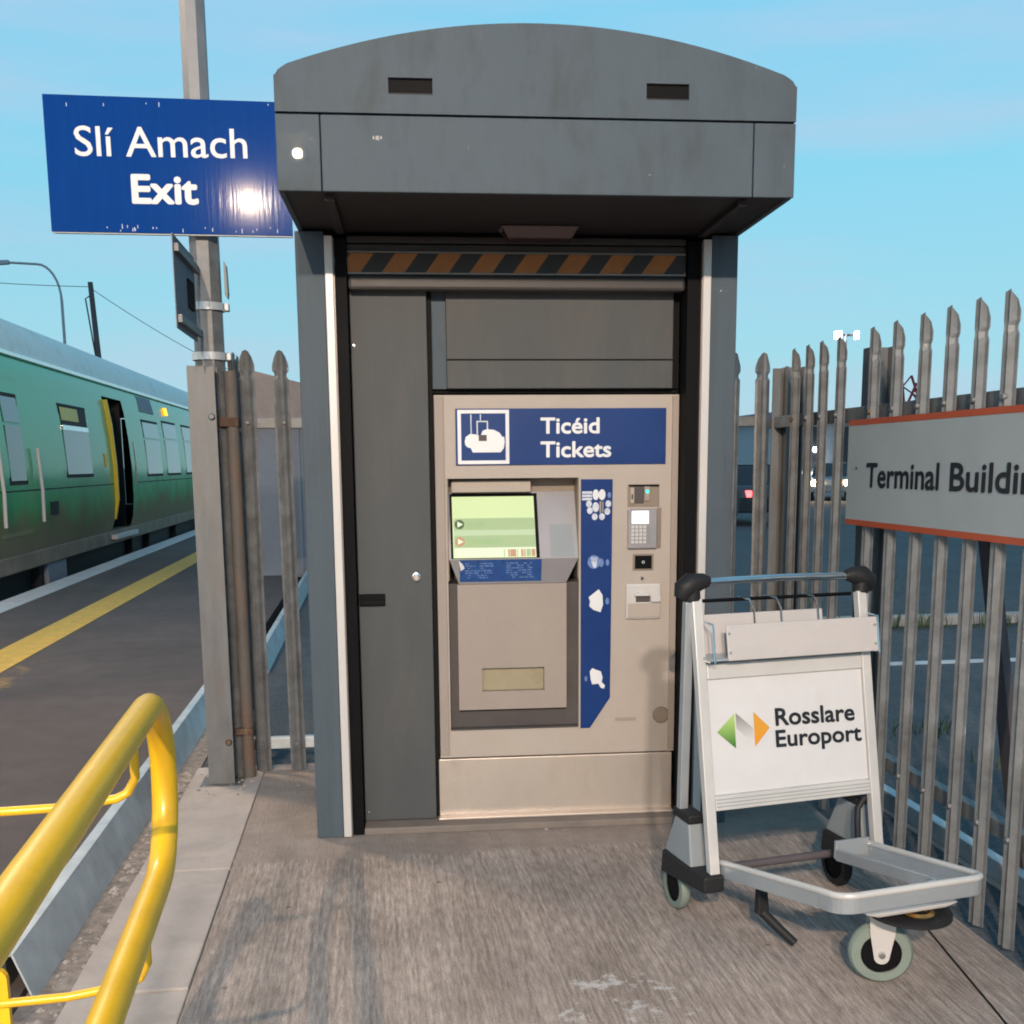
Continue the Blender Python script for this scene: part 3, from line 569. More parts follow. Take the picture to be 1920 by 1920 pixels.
# information strip below the screen
def Q(u, v, lift): # lower console facet; v 0 top .. 1 bottom
    return (u, Y - 0.022 + 0.032 * v - lift * 0.956, 1.118 - 0.104 * v - lift * 0.294)
def strip(name, u0, u1, v0, v1, m, lift, t=0.001):
    return MB().hull8([Q(u0, v1, lift), Q(u1, v1, lift), Q(u1, v0, lift), Q(u0, v0, lift)], [Q(u0, v1, lift + t), Q(u1, v1, lift + t), Q(u1, v0, lift + t), Q(u0, v0, lift + t)]).build(name, m, console)
strip('info_label', 0.600, 0.934, 0.02, 0.90, 'info_blue', 0.0004)
rng = random.Random(5)
for cx0, cx1 in ((0.622, 0.74), (0.79, 0.90)):
    mb = MB()
    for row in range(7):
        u = cx0; v = 0.14 + row * 0.095
        while u < cx1 - 0.01:
            w = rng.uniform(0.006, 0.02)
            if rng.random() < 0.8: mb.add([Q(u, v, .0017), Q(u + w, v, .0017), Q(u + w, v + .05, .0017), Q(u, v + .05, .0017)], [(0, 3, 2, 1)])
            u += w + 0.004
    mb.build('info_writing', 'icon_dim', console)

MB().add([Q(0.596, .03, .002), Q(0.612, .16, .006), Q(0.620, .34, .004), Q(0.604, .46, .002)], [(0, 3, 2, 1)]).build('peeling_corner', 'white_print', console)
# service flap and tray
sf = MB()
sf.box(0.590, 0.688, Y + 0.010, Y + 0.03, 0.487, 1.0125); sf.box(0.9462, 1.040, Y + 0.010, Y + 0.03, 0.487, 1.0125)
sf.box(0.688, 0.9462, Y + 0.010, Y + 0.03, 0.662, 1.0125); sf.box(0.688, 0.9462, Y + 0.010, Y + 0.03, 0.487, 0.564)
flapo = sf.build('service_flap', 'beige_panel', T)
box('recess_frame', 'recess_grey', T, 0.5538, 1.0892, Y + 0.042, Y + 0.1895, 0.4025, 1.0135)
box('recess_floor', 'recess_grey', T, 0.5538, 1.0892, Y + 0.0005, Y + 0.0415, 0.4023, 0.408)
box('tray_flap', 'flap', T, 0.6885, 0.9457, Y + 0.034, Y + 0.040, 0.5645, 0.6615)
# blue stripe with pictograms
bs = MB().prism([(1.097, 0.398), (1.137, 0.398), (1.222, 0.527), (1.228, 1.434), (1.097, 1.435)], 'y', Y - 0.003, Y - 0.0004).build('blue_stripe', 'sign_blue', T)
YI = Y - 0.0034
box('stripe_edge', 'beige', T, 1.088, 1.0962, Y - 0.012, Y - 0.0004, 0.40, 1.438, 0.002)
def disc(cx, cz, rx, rz, m, n=14, name='pictogram', dy=0.0): flat(name, [(cx + rx * math.cos(2 * math.pi * k / n), cz + rz * math.sin(2 * math.pi * k / n)) for k in range(n)], m, bs, YI - dy)
def rect(x0, x1, z0, z1, m, dy=0.0, name='pictogram'): flat(name, [(x0, z0), (x1, z0), (x1, z1), (x0, z1)], m, bs, YI - dy)
for k in range(3): rect(1.102, 1.143, 1.350 + k * .013, 1.360 + k * .013, 'icon_print')
disc(1.158, 1.372, 0.013, 0.022, 'white_print'); disc(1.184, 1.372, 0.014, 0.022, 'white_print')
for cx, cz in ((1.130, 1.335), (1.134, 1.308), (1.154, 1.283), (1.184, 1.283), (1.206, 1.304), (1.210, 1.335)): disc(cx, cz, 0.012, 0.014, 'icon_print')
disc(1.158, 1.322, 0.014, 0.020, 'icon_print'); rect(1.174, 1.181, 1.298, 1.346, 'beige_panel'); rect(1.185, 1.190, 1.300, 1.344, 'beige_panel')
disc(1.214, 1.370, 0.007, 0.012, 'icon_dim')
disc(1.152, 1.098, 0.027, 0.028, 'icon_dim'); 
for k in range(4): rect(1.141 + k * .0065, 1.145 + k * .0065, 1.098, 1.117, 'icon_print', .0013)
flat('pictogram', [(1.141, 1.098), (1.1645, 1.098), (1.162, 1.080), (1.155, 1.072), (1.148, 1.080)], 'icon_print', bs, YI - .0013)
disc(1.182, 1.095, 0.010, 0.018, 'icon_dim', dy=.0001); disc(1.208, 1.095, 0.007, 0.014, 'icon_dim')
flat('pictogram', [(1.130, 0.953), (1.172, 0.985), (1.188, 0.960), (1.190, 0.920), (1.180, 0.889), (1.150, 0.900), (1.133, 0.915), (1.136, 0.935)], 'white_print', bs, YI)
disc(1.208, 0.935, 0.008, 0.014, 'icon_dim')
flat('pictogram', [(1.136, 0.640), (1.146, 0.655), (1.160, 0.648), (1.182, 0.640), (1.190, 0.615), (1.186, 0.594), (1.200, 0.580), (1.196, 0.566), (1.182, 0.570), (1.172, 0.588), (1.146, 0.585), (1.140, 0.605)], 'white_print', bs, YI)
disc(1.120, 0.610, 0.006, 0.012, 'icon_dim')
# coin slot, keypad, contactless window, card reader on the right field
cs = box('coin_unit', 'beige_dark', T, 1.290, 1.421, Y - 0.004, Y - 0.0004, 1.322, 1.412, 0.002)
box('coin_chute', 'recess_grey', cs, 1.318, 1.356, Y - 0.010, Y - 0.0045, 1.336, 1.404, 0.003)
box('coin_cheek', 'beige', cs, 1.300, 1.316, Y - 0.014, Y - 0.0045, 1.334, 1.400, 0.004)
box('coin_cheek', 'beige_panel', cs, 1.358, 1.380, Y - 0.012, Y - 0.0045, 1.345, 1.404, 0.003)
box('coin_slit', 'seam', cs, 1.304, 1.309, Y - 0.0152, Y - 0.0142, 1.352, 1.372)
MB().lathe([(0.0, -0.002), (0.006, -0.002), (0.006, 0.0)], (1.370, Y - 0.0125, 1.383), 'y', 12).build('status_light', 'light_green', cs)
box('coin_hood', 'seam', cs, 1.294, 1.418, Y - 0.012, Y - 0.0045, 1.4045, 1.411)
kp = box('keypad', 'console_silver', T, 1.290, 1.412, Y - 0.018, Y - 0.0004, 1.150, 1.312, 0.005)
box('keypad_side', 'beige_dark', T, 1.413, 1.430, Y - 0.006, Y - 0.0004, 1.152, 1.318, 0.003)
box('keypad_display', 'keypad_display', kp, 1.306, 1.374, Y - 0.0195, Y - 0.0185, 1.254, 1.304)
for r_ in range(5):
    for c_ in range(5):
        box('key', 'silver_trim' if c_ < 4 else 'grey_plastic', kp, 1.303 + c_ * .0165, 1.315 + c_ * .0165, Y - 0.0215, Y - 0.0182, 1.172 + r_ * .0155, 1.184 + r_ * .0155, 0.001)
cw = box('contactless_window', 'beige_dark', T, 1.314, 1.400, Y - 0.005, Y - 0.0004, 1.060, 1.128, 0.002)
box('reader_glass', 'black', cw, 1.322, 1.392, Y - 0.0065, Y - 0.0052, 1.067, 1.121)
MB().lathe([(0.004, 0), (0.006, -.0004), (0.004, -.0008)], (1.357, Y - 0.0067, 1.094), 'y', 12).build('reader_mark', 'icon_print', cw)
MB().lathe([(0.0, -0.012), (0.006, -0.012), (0.008, -0.008), (0.009, 0.0)], (1.352, Y, 1.028), 'y', 14).build('push_button', 'chrome', T)
cr = box('card_reader', 'silver_trim', T, 1.285, 1.432, Y - 0.016, Y - 0.0004, 0.858, 1.006, 0.007)
box('slot_throat', 'recess_grey', cr, 1.325, 1.385, Y - 0.0175, Y - 0.0162, 0.930, 0.957)
MB().hull8([(1.318, Y - .0165, .957), (1.378, Y - .0165, .957), (1.372, Y - .0165, .972), (1.322, Y - .0165, .972)], [(1.318, Y - .034, .957), (1.378, Y - .034, .957), (1.372, Y - .026, .970), (1.322, Y - .026, .970)]).build('slot_hood', 'silver_trim', cr, 0.001)
box('slot_cheek', 'silver_trim', cr, 1.386, 1.428, Y - 0.030, Y - 0.0165, 0.930, 0.955, 0.003)
box('card_ledge', 'beige', cr, 1.292, 1.426, Y - 0.020, Y - 0.0162, 0.866, 0.925, 0.003)
MB().lathe([(0.0, -0.010), (0.030, -0.010), (0.034, -0.006), (0.035, 0.0)], (1.440, Y, 0.446), 'y', 26).build('cabinet_lock', 'beige_dark', T)
box('maker_label', 'beige_panel', T, 1.245, 1.335, Y - 0.0016, Y - 0.0004, 0.424, 0.438)

# ================================================================== palisade fences
def pale_mesh(h=2.03):
    hw = 0.037; rows = []
    for z, w in ((0.0, 1), (h - .20, 1), (h - .135, 1), (h - .122, .78), (h - .108, .78), (h - .094, 1.03), (h - .078, 1.03), (h, 1.0)): rows.append((z, w * hw))
    us = (-1, -.72, -.36, 0, .36, .72, 1); dep = (0, -.004, -.020, -.012, -.020, -.004, 0); th = 0.003
    vs = []; fs = []
    for z, w in rows:
        k = 1.0
        zt = lambda u: z - 0.066 * abs(u) ** 2.1 if z == h else z        # pointed head cut across the folded section
        for u, d_ in zip(us, dep): vs.append((u * w, d_ * k, zt(u)))
        for u, d_ in zip(us, dep): vs.append((u * w, d_ * k + th, zt(u)))
    n = len(us); m = 2 * n
    for i in range(len(rows) - 1):
        for j in range(n - 1):
            a = i * m + j; fs.append((a, a + 1, a + m + 1, a + m)); b = a + n; fs.append((b + 1, b, b + m, b + m + 1))
        a = i * m; fs.append((a + n, a, a + m, a + m + n)); a = i * m + n - 1; fs.append((a, a + n, a + n + m, a + m))
    t0 = (len(rows) - 1) * m
    for j in range(n - 1): fs.append((j + 1, j, j + n, j + n + 1)); fs.append((t0 + j, t0 + j + 1, t0 + j + n + 1, t0 + j + n))
    me = bpy.data.meshes.new('pale'); me.from_pydata(vs, [], fs); me.materials.append(MAT['galv']); me.update(); return me
PALE = pale_mesh()
def pale(parent, x, y, rz, tz=0.0, tilt=0.0):
    o = bpy.data.objects.new('pale', PALE); COL.objects.link(o); o.parent = parent; o.location = (x, y, tz); o.rotation_euler = (tilt, random.uniform(-.006, .006), rz); return o
def bolt(parent, p, axis='y', m='galv', r=0.011):
    return MB().lathe([(0.0, -.014), (r * .7, -.014), (r, -.006), (r, 0.0)], p, axis, 8).build('bolt', m, parent)
# back fence behind the kiosk
BF = thing('palisade_fence', 'grey palisade fence of rounded pales running behind the ticket kiosk', 'fence', (0, 5.25, 0), 0, 'galvanised palisade fences')
for k in range(16): pale(BF, -0.567 + 0.1685 * k, 0, 0, tz=0.005)
box('rail', 'galv', BF, -0.64, 1.96, 0.006, 0.046, 1.675, 1.725, 0.003)
box('rail', 'galv_light', BF, -0.64, 1.96, 0.006, 0.05, 0.11, 0.165, 0.003)
for x in (-0.567, -0.3985): bolt(BF, (x, -0.013, 1.70)); bolt(BF, (x, -0.013, 0.14))
# H-section corner post
PO = MB().box(-0.805, -0.685, 0, 0.010, 0.004, 1.945).box(-0.751, -0.739, 0.0101, 0.0899, 0.004, 1.945).box(-0.805, -0.685, 0.09, 0.10, 0.004, 1.945)
p = PO.build('post', 'galv_post', BF, matrix=Matrix.Translation((0, -0.20, 0)))
box('base_plate', 'galv_post', BF, -0.845, -0.645, -0.24, -0.06, 0.0005, 0.0035)
bolt(p, (-0.705, 0.0, 0.205), m='rust', r=0.016); bolt(p, (-0.705, 0.0, 1.72), m='galv', r=0.016)
o = MB().tube([(-0.628, -0.09, 0.0), (-0.628, -0.09, 1.93)], 0.030, 12).build('rusty_post', 'rust_post', BF); o['label'] = 'rusty round steel post'
box('hinge_strap', 'rust', BF, -0.684, -0.6, -0.125, -0.055, 1.68, 1.72)
box('hinge_strap', 'rust', BF, -0.684, -0.6, -0.125, -0.055, 0.22, 0.25)
# gate leaf opening away behind the corner
GL = thing('gate_leaf', 'short palisade gate leaf standing open behind the corner post', 'gate', (-0.665, 5.34, 0), 0)
for k in range(4): pale(GL, 0, 0.14 + 0.165 * k, R(90), tz=0.02)
box('rail', 'galv', GL, 0.006, 0.046, 0.02, 0.72, 1.66, 1.71, 0.003); box('rail', 'galv', GL, 0.006, 0.046, 0.02, 0.72, 0.18, 0.23, 0.003)
# side fence on the right
SF = thing('palisade_fence', 'grey palisade fence carrying the Terminal Building sign', 'fence', (1.95, 5.2, 0), 0, 'galvanised palisade fences')
for yy in (4.80, 4.64, 4.49, 4.33, 4.02, 3.835, 3.65, 3.47, 3.29, 3.12, 2.95, 2.78, 2.61, 2.44, 2.27, 2.10, 1.93): pale(SF, 0, yy - 5.2, R(-90), tz=-0.02)
for z in (1.66, 0.30): box('rail', 'galv', SF, 0.012, 0.052, -3.6, -0.02, z, z + 0.055, 0.003)
for yy in (5.10, 4.20, 1.75):
    y = yy - 5.2
    q = MB().box(0.054, 0.062, y - .05, y + .05, -.04, 1.95).box(0.0621, 0.1339, y - .004, y + .004, -.04, 1.95).box(0.134, 0.142, y - .05, y + .05, -.04, 1.95).build('post', 'galv_post', SF)
q = MB().box(-0.0, 0.10, -0.10, -0.092, 0.0, 1.945).box(0.046, 0.054, -0.0919, -0.02, 0.0, 1.945).build('corner_post', 'galv_post', SF)
for yy in (4.80, 4.64, 4.49, 4.33, 4.02, 3.835, 3.65, 3.47, 3.29, 3.12, 2.95):
    for zz in (1.69, 0.33): bolt(SF, (-0.013, yy - 5.2, zz), 'x', 'rust' if yy > 4.7 or abs(yy - 4.02) < .01 else 'galv', 0.012)
# raking stay behind the side fence
MB().hull8([(0.16, -1.70, 1.45), (0.19, -1.70, 1.45), (0.19, -1.62, 1.45), (0.16, -1.62, 1.45)], [(0.42, -1.70, -.045), (0.45, -1.70, -.045), (0.45, -1.62, -.045), (0.42, -1.62, -.045)]).build('raking_stay', 'pole_dark', SF)

# Terminal Building sign (left part in view)
TS = thing('direction_sign', 'pale sign reading Terminal Building with orange bands on the palisade fence', 'sign', (1.919, 4.17, 1.245), 0)
box('board', 'sign_white', TS, 0, 0.004, -1.62, 0, 0.022, 0.393, 0.0)
box('band', 'sign_red', TS, -0.0012, 0.004, -1.62, 0, 0.0, 0.0218, 0.0)
box('band', 'sign_red', TS, -0.0012, 0.004, -1.62, 0, 0.3932, 0.415, 0.0)
lettering('lettering', 'Terminal', 'print_black', TS, (-0.0005, -0.175, 0.152), (0, -1, 0), (0, 0, 1), 0.094, 0.545, 0.03)
lettering('lettering', 'Building', 'print_black', TS, (-0.0005, -0.790, 0.152), (0, -1, 0), (0, 0, 1), 0.094, 0.56, 0.03)
disc_mb = MB().lathe([(0.0, -.004), (0.004, -.003), (0.005, 0.0)], (0, -0.085, 0.225), 'x', 10); disc_mb.build('screw', 'print_black', TS)
for yy in (-0.35, -1.25): box('clip', 'galv', TS, 0.0042, 0.008, yy - .03, yy + .03, 0.05, 0.36)

# ================================================================== Exit sign and its column
EC = thing('sign_column', 'tall octagonal galvanised column carrying the blue exit sign', 'column', (-0.72, 5.20, 0))
def octa(r, z0, z1, r1): return MB().add([(r * math.cos(R(22.5 + 45 * k)), r * math.sin(R(22.5 + 45 * k)), z0) for k in range(8)] + [(r1 * math.cos(R(22.5 + 45 * k)), r1 * math.sin(R(22.5 + 45 * k)), z1) for k in range(8)],
                          [(k, (k + 1) % 8, 8 + (k + 1) % 8, 8 + k) for k in range(8)] + [tuple(range(8))[::-1], tuple(range(8, 16))])
octa(0.074, -0.03, 2.62, 0.068).build('shaft', 'galv', EC)
octa(0.0585, 2.6205, 6.5, 0.050).build('upper_shaft', 'galv_mid', EC)
for z in (2.20, 1.98):
    MB().lathe([(0.075, z), (0.080, z), (0.080, z + .034), (0.075, z + .034)], (0, 0, 0), 'z', 16).build('clamp_band', 'galv_light', EC)
    box('clamp_lug', 'galv_light', EC, 0.078, 0.098, -0.03, 0.02, z, z + 0.034, 0.003)
MB().prism([(0.084, 2.42), (0.094, 2.40), (0.098, 2.28), (0.094, 2.255), (0.084, 2.27)], 'y', -0.03, 0.03).build('cable_box', 'galv', EC)
MB().tube([(0.083, -.01, 2.0), (0.088, -.01, 1.9), (0.094, -.01, 1.75)], 0.007, 6).build('cable', 'rust', EC)
ES = thing('exit_sign', 'blue sign reading Slí Amach Exit mounted high on the galvanised column', 'sign', (-1.345, 5.08, 2.515))
ES.rotation_euler = (R(0.261), 0, R(0.228))
MB().prism([(-0.002, 0.0), (1.03, 0.0), (1.03, 0.56), (0.0, 0.56)], 'y', 0.0, 0.006).build('board', 'exit_blue', ES, 0.0015)
box('edge_frame', 'galv_light', ES, 0.002, 1.028, 0.0065, 0.03, -0.004, 0.006); box('edge_frame', 'galv_light', ES, 0.002, 1.028, 0.0065, 0.03, 0.552, 0.562)
box('rear_channel', 'galv', ES, 0.30, 0.95, 0.0065, 0.04, 0.12, 0.16); box('rear_channel', 'galv', ES, 0.30, 0.95, 0.0065, 0.04, 0.42, 0.46)
lettering('lettering', 'Slí Amach', 'white_print', ES, (0.119, -0.0005, 0.313), (1, 0, 0.012), (0, 0, 1), 0.122, 0.728, 0.010)
lettering('lettering', 'Exit', 'white_print', ES, (0.344, -0.0005, 0.121), (1, 0, 0.006), (0, 0, 1), 0.124, 0.284, 0.045)
rng = random.Random(11); mb = MB()
for k in range(26):
    x = rng.uniform(0.05, 1.0); zz = rng.choice((rng.uniform(0.004, 0.02), rng.uniform(.01, .06), rng.uniform(.5, .55))); l = rng.uniform(.006, .02)
    mb.add([(x, -.0006, zz), (x + .003, -.0006, zz), (x + .003, -.0006, zz + l), (x, -.0006, zz + l)], [(0, 1, 2, 3)])
mb.build('chips', 'icon_print', ES)
SP = thing('side_sign', 'small plate sign seen edge-on, clamped to the galvanised column', 'sign', (-0.757, 4.56, 2.05))
box('plate', 'shed_wall', SP, 0.0, 0.004, 0.0, 0.52, 0.0, 0.365)
box('rear_channel', 'galv', SP, 0.0045, 0.022, 0.02, 0.56, 0.025, 0.055); box('rear_channel', 'galv', SP, 0.0045, 0.022, 0.02, 0.56, 0.30, 0.33)
box('bracket', 'seam', SP, 0.0045, 0.012, 0.30, 0.44, 0.12, 0.24)

# ================================================================== yellow handrail
HR = thing('handrail', 'yellow tubular handrail with a rounded looped end on a galvanised post', 'handrail', (-0.40, 1.90, 0))
def hx(y): return 0.0 - 0.05 * y          # local x at local y
path = [(hx(-3.2), -3.2, 1.084), (hx(-1.5), -1.5, 1.084), (hx(-.5), -.5, 1.084)]
rr, zc = 0.150, None
pts = []
for (cy, cz, a0, a1) in ((-0.02, 1.084 - rr, 90, 0), (-0.02, 0.765 + rr, 0, -90)):
    for i in range(9):
        a = R(a0 + (a1 - a0) * i / 8); pts.append((hx(cy + rr * math.cos(a)), cy + rr * math.cos(a), cz + rr * math.sin(a)))
path += pts + [(hx(-.5), -.5, 0.765), (hx(-1.5), -1.5, 0.765), (hx(-3.2), -3.2, 0.765)]
MB().tube(path, 0.0242, 20).build('rail_loop', 'rail_yellow', HR)
for py in (-0.17, -2.2):
    po = MB().tube([(-0.255 + hx(py), py, 0.002), (-0.255 + hx(py), py, 1.02)], 0.030, 16).build('post', 'galv_post', HR)
    MB().lathe([(0.0, 1.03), (0.03, 1.02)], (-0.255 + hx(py), py, 0), 'z', 16).build('post_cap', 'galv_post', po)
    box('base_plate', 'galv_post', HR, -0.335 + hx(py), -0.175 + hx(py), py - .08, py + .08, 0.0005, 0.008)
    for zt in (1.084, 0.765):
        zb = zt - 0.115
        pl_ = MB().prism([(zb - .075, -.018), (zb - .075, .018), (zb + .045, .018)][0:0] + [(-0.018, zb - .085), (0.018, zb - .085), (0.018, zb + .04)] + [(0.018 * math.cos(a), zb + .04 + 0.018 * math.sin(a)) for a in [math.pi * k / 8 for k in range(1, 8)]] + [(-0.018, zb + .04)], 'y', -0.043, -0.031).build('bracket_plate', 'rail_yellow', HR, 0.002, matrix=Matrix.Translation((-0.228 + hx(py), py + 0.004, 0)))
        MB().lathe([(0.0, -.006), (0.006, -.006), (0.007, 0)], (0, -0.043, zb + .035), 'y', 10).build('bolt', 'black', pl_)
        MB().tube([(-0.222 + hx(py), py - .038, zb), (-0.12 + hx(py), py - .03, zb), (-0.030 + hx(py), py - .01, zb + .004), (-0.012 + hx(py), py - .004, zb + .012), (hx(py), py, zb + .035), (hx(py), py, zt - .02)], 0.0075, 10).build('bracket_arm', 'rail_yellow', HR)

# ================================================================== luggage trolley
LT = thing('luggage_trolley', 'aluminium luggage trolley with a white Rosslare Europort panel beside the kiosk', 'trolley', (1.342, 3.17, 0), R(10))
TA = math.tan(R(10.5))
def U(x, z, off=0.0): return (x, off + TA * (z - 0.22), z)      # on the leaning upright plane
def bar(a, b, wx, wy, name, m, bev=0.003):
    a, b = Vector(a), Vector(b)
    def q(p): return [(p.x - wx / 2, p.y - wy / 2, p.z), (p.x + wx / 2, p.y - wy / 2, p.z), (p.x + wx / 2, p.y + wy / 2, p.z), (p.x - wx / 2, p.y + wy / 2, p.z)]
    return MB().hull8(q(a), q(b)).build(name, m, LT, bev)
for s in (-1, 1):
    bar(U(s * 0.305, 0.21), U(s * 0.305, 1.07), 0.034, 0.030, 'front_upright', 'alu')
    bar((s * 0.325, 0.185, 0.33), (s * 0.325, 0.165, 1.06), 0.030, 0.028, 'rear_upright', 'alu_blue')
    g = MB().tube([(s * 0.352, .172, 1.070), (s * 0.340, .170, 1.098), (s * 0.315, .168, 1.118), (s * 0.275, .166, 1.124), (s * .255, .166, 1.122)], [0.020, 0.036, 0.036, 0.026, 0.018], 14).build('hand_grip', 'black_rubber', LT)
    MB().tube([(s * 0.318, .168, 1.115), (s * 0.312, .163, 1.062)], [0.030, 0.026], 12).build('grip_socket', 'black_rubber', g)
    # wheel housing, bracket and rear wheel
    x = s * 0.315
    MB().hull8([(x - .03, .075, .20), (x + .03, .075, .20), (x + .03, .27, .20), (x - .03, .27, .20)], [(x - .026, .105, .34), (x + .026, .105, .34), (x + .026, .205, .34), (x - .026, .205, .34)]).build('wheel_housing', 'grey_plastic', LT, 0.006)
    box('housing_cap', 'black_rubber', LT, x - .03, x + .03, .095, .215, .341, .372, 0.006)
    MB().hull8([(x - .036, -.03, .155), (x + .036, -.03, .155), (x + .036, .29, .115), (x - .036, .29, .115)], [(x - .036, -.03, .21), (x + .036, -.03, .21), (x + .036, .28, .199), (x - .036, .28, .199)]).build('wheel_bracket', 'black_rubber', LT, 0.008)
    wh = MB().lathe([(0.052, -.016), (0.072, -.016), (0.079, -.008), (0.079, .008), (0.072, .016), (0.052, .016)], (x - s * .0, .235, .080), 'x', 28).build('rear_wheel', 'tyre_green' if s < 0 else 'black_rubber', LT)
    MB().lathe([(0.0, -.014), (0.030, -.013), (0.053, -.010), (0.053, .010), (0.030, .013), (0.0, .014)], (x, .235, .080), 'x', 24).build('hub', 'black', wh)
MB().tube([(-.30, .166, 1.120), (0, .166, 1.124), (.30, .166, 1.120)], 0.0125, 14).build('push_bar', 'chrome', LT)
MB().tube([(-.30, .20, 1.055), (0, .20, 1.055), (.30, .20, 1.055)], 0.006, 8).build('brake_bar', 'black', LT)
# panel with top and bottom rails
def sheet(x0, x1, z0, z1, off, t, name, m, bev=0.0, parent=LT):
    return MB().hull8([U(x0, z0, off), U(x1, z0, off), U(x1, z0, off + t), U(x0, z0, off + t)], [U(x0, z1, off), U(x1, z1, off), U(x1, z1, off + t), U(x0, z1, off + t)]).build(name, m, parent, bev)
pn = sheet(-0.286, 0.286, 0.452, 0.815, -0.004, 0.006, 'advert_panel', 'white_panel')
sheet(-0.287, 0.287, 0.816, 0.866, -0.014, 0.026, 'panel_rail', 'alu', 0.003)
sheet(-0.287, 0.287, 0.405, 0.451, -0.014, 0.026, 'panel_rail', 'alu', 0.003)
for z in (0.417, 0.428, 0.439): sheet(-0.285, 0.285, z, z + .002, -0.0152, 0.001, 'rail_groove', 'grey_plastic')
nrm = Vector((0, -1, TA)).normalized(); upv = Vector((0, TA, 1)).normalized()
def onpanel(x, z): return Vector(U(x, z, -0.0045))
lettering('lettering', 'Rosslare', 'print_black', pn, onpanel(-0.050, 0.651), (1, 0, -0.018), upv, 0.058, 0.300, 0.038)
lettering('lettering', 'Europort', 'print_black', pn, onpanel(-0.053, 0.583), (1, 0, -0.018), upv, 0.056, 0.325, 0.038)
logo_material('logo_green', (0.03, 0.16, 0.02), (0.38, 0.55, 0.16), 0.60, 0.69)
logo_material('logo_orange', (0.70, 0.27, 0.02), (0.62, 0.30, 0.03), 0.60, 0.69)
logo_material('logo_grey', (0.62, 0.60, 0.60), (0.25, 0.25, 0.24), 0.61, 0.69)
def emblem(pts, m): 
    vs = [Vector(U(x, z, -0.0045)) + nrm * 0.0012 for x, z in pts]; return MB().add(vs, [tuple(range(len(pts)))]).build('emblem', m, pn)
emblem([(-0.262, 0.648), (-0.198, 0.592), (-0.197, 0.703)], 'logo_green')
emblem([(-0.192, 0.703), (-0.133, 0.652), (-0.133, 0.602), (-0.192, 0.655)], 'logo_grey')
emblem([(-0.128, 0.702), (-0.129, 0.592), (-0.072, 0.648)], 'logo_orange')
# basket of white boards with wire hangers
fb = sheet(-0.236, 0.322, 0.880, 0.992, -0.066, 0.008, 'basket_front', 'plank_white', 0.003)
sheet(-0.300, 0.180, 0.882, 1.012, 0.035, 0.006, 'basket_back', 'plank_white', 0.003)
sheet(-0.300, 0.322, 0.880, 0.888, -0.057, 0.09, 'basket_floor', 'alu_blue')
for x in (-0.228, 0.308):
    for z in (0.905, 0.965): MB().lathe([(0.0, -.003), (0.004, -.003), (0.005, 0)], U(x, z, -0.0662), 'y', 8).build('screw', 'grey_plastic', fb)
for x in (-0.285, -0.08, 0.02, 0.16, 0.318):
    MB().tube([U(x, 0.885, 0.03), U(x, 1.02, 0.03), U(x - .012, 1.055, 0.035), U(x - .05, 1.062, 0.05)] if x not in (-0.285, 0.318) else [U(x, 0.875, -.07), U(x, 0.995, -.07), U(x, 1.0, 0.04)], 0.0035, 6).build('wire_hanger', 'chrome', LT)
MB().tube([U(-.295, .878, -.06), U(-.295, .878, .05), U(.32, .878, .05), U(.32, .878, -.06)], 0.004, 6).build('basket_wire', 'chrome', LT)
# sloping base: channel bent round from the left bracket across the front and back on the right
def base(p, zz, h): return (p[0], p[1], zz), (p[0], p[1], zz + h)
def channel(pts, name, hgt=0.042, w=0.012):
    mb = MB(); n = len(pts); vs = []
    for i, p in enumerate(pts):
        t = (Vector(pts[min(i + 1, n - 1)][:2]) - Vector(pts[max(i - 1, 0)][:2])).normalized(); nn = Vector((-t.y, t.x)) * w / 2
        for sgn in (1, -1):
            for hz in (-hgt, 0): vs.append((p[0] + sgn * nn.x, p[1] + sgn * nn.y, p[2] + hz))
    fs = []
    for i in range(n - 1):
        a, b = i * 4, i * 4 + 4; fs += [(a, b, b + 1, a + 1), (a + 3, b + 3, b + 2, a + 2), (a + 1, b + 1, b + 3, a + 3), (a + 2, b + 2, b, a)]
    fs += [(0, 1, 3, 2), ((n - 1) * 4, (n - 1) * 4 + 2, (n - 1) * 4 + 3, (n - 1) * 4 + 1)]
    mb.add(vs, fs); return mb.build(name, 'alu_blue', LT, 0.003)
zf = lambda y: 0.225 + 0.105 * (-y / 0.56)
pts = [(-0.275, 0.0)]
pts += [(-0.235, -0.48)] + [(-0.185 + .05 * math.cos(a), -0.53 + .05 * math.sin(a)) for a in [math.pi + (math.pi / 2) * k / 6 for k in range(7)]]
pts += [(0.188 + .05 * math.cos(a), -0.53 + .05 * math.sin(a)) for a in [1.5 * math.pi + (math.pi / 2) * k / 6 for k in range(7)]]
pts += [(0.275, 0.0)]
channel([(x, y, zf(y) + .012) for x, y in pts], 'base_frame', 0.046)
MB().tube([(x, y, zf(y) + .016) for x, y in pts], 0.010, 10).build('base_rim', 'alu', LT)
channel([(0.150, 0.0, zf(0) + .01), (0.135, -0.46, zf(-.46) + .01), (0.128, -0.50, zf(-.5) + .01), (0.110, -0.515, zf(-.515) + .01), (0.09, -0.52, zf(-.52) + .01)], 'inner_arm', 0.04, 0.010)
MB().hull8([(-.272, -.01, .20), (-.215, -.01, .20), (-.185, -.50, .295), (-.232, -.50, .295)], [(-.272, -.01, .207), (-.215, -.01, .207), (-.185, -.50, .302), (-.232, -.50, .302)]).build('base_ledge', 'alu_blue', LT)
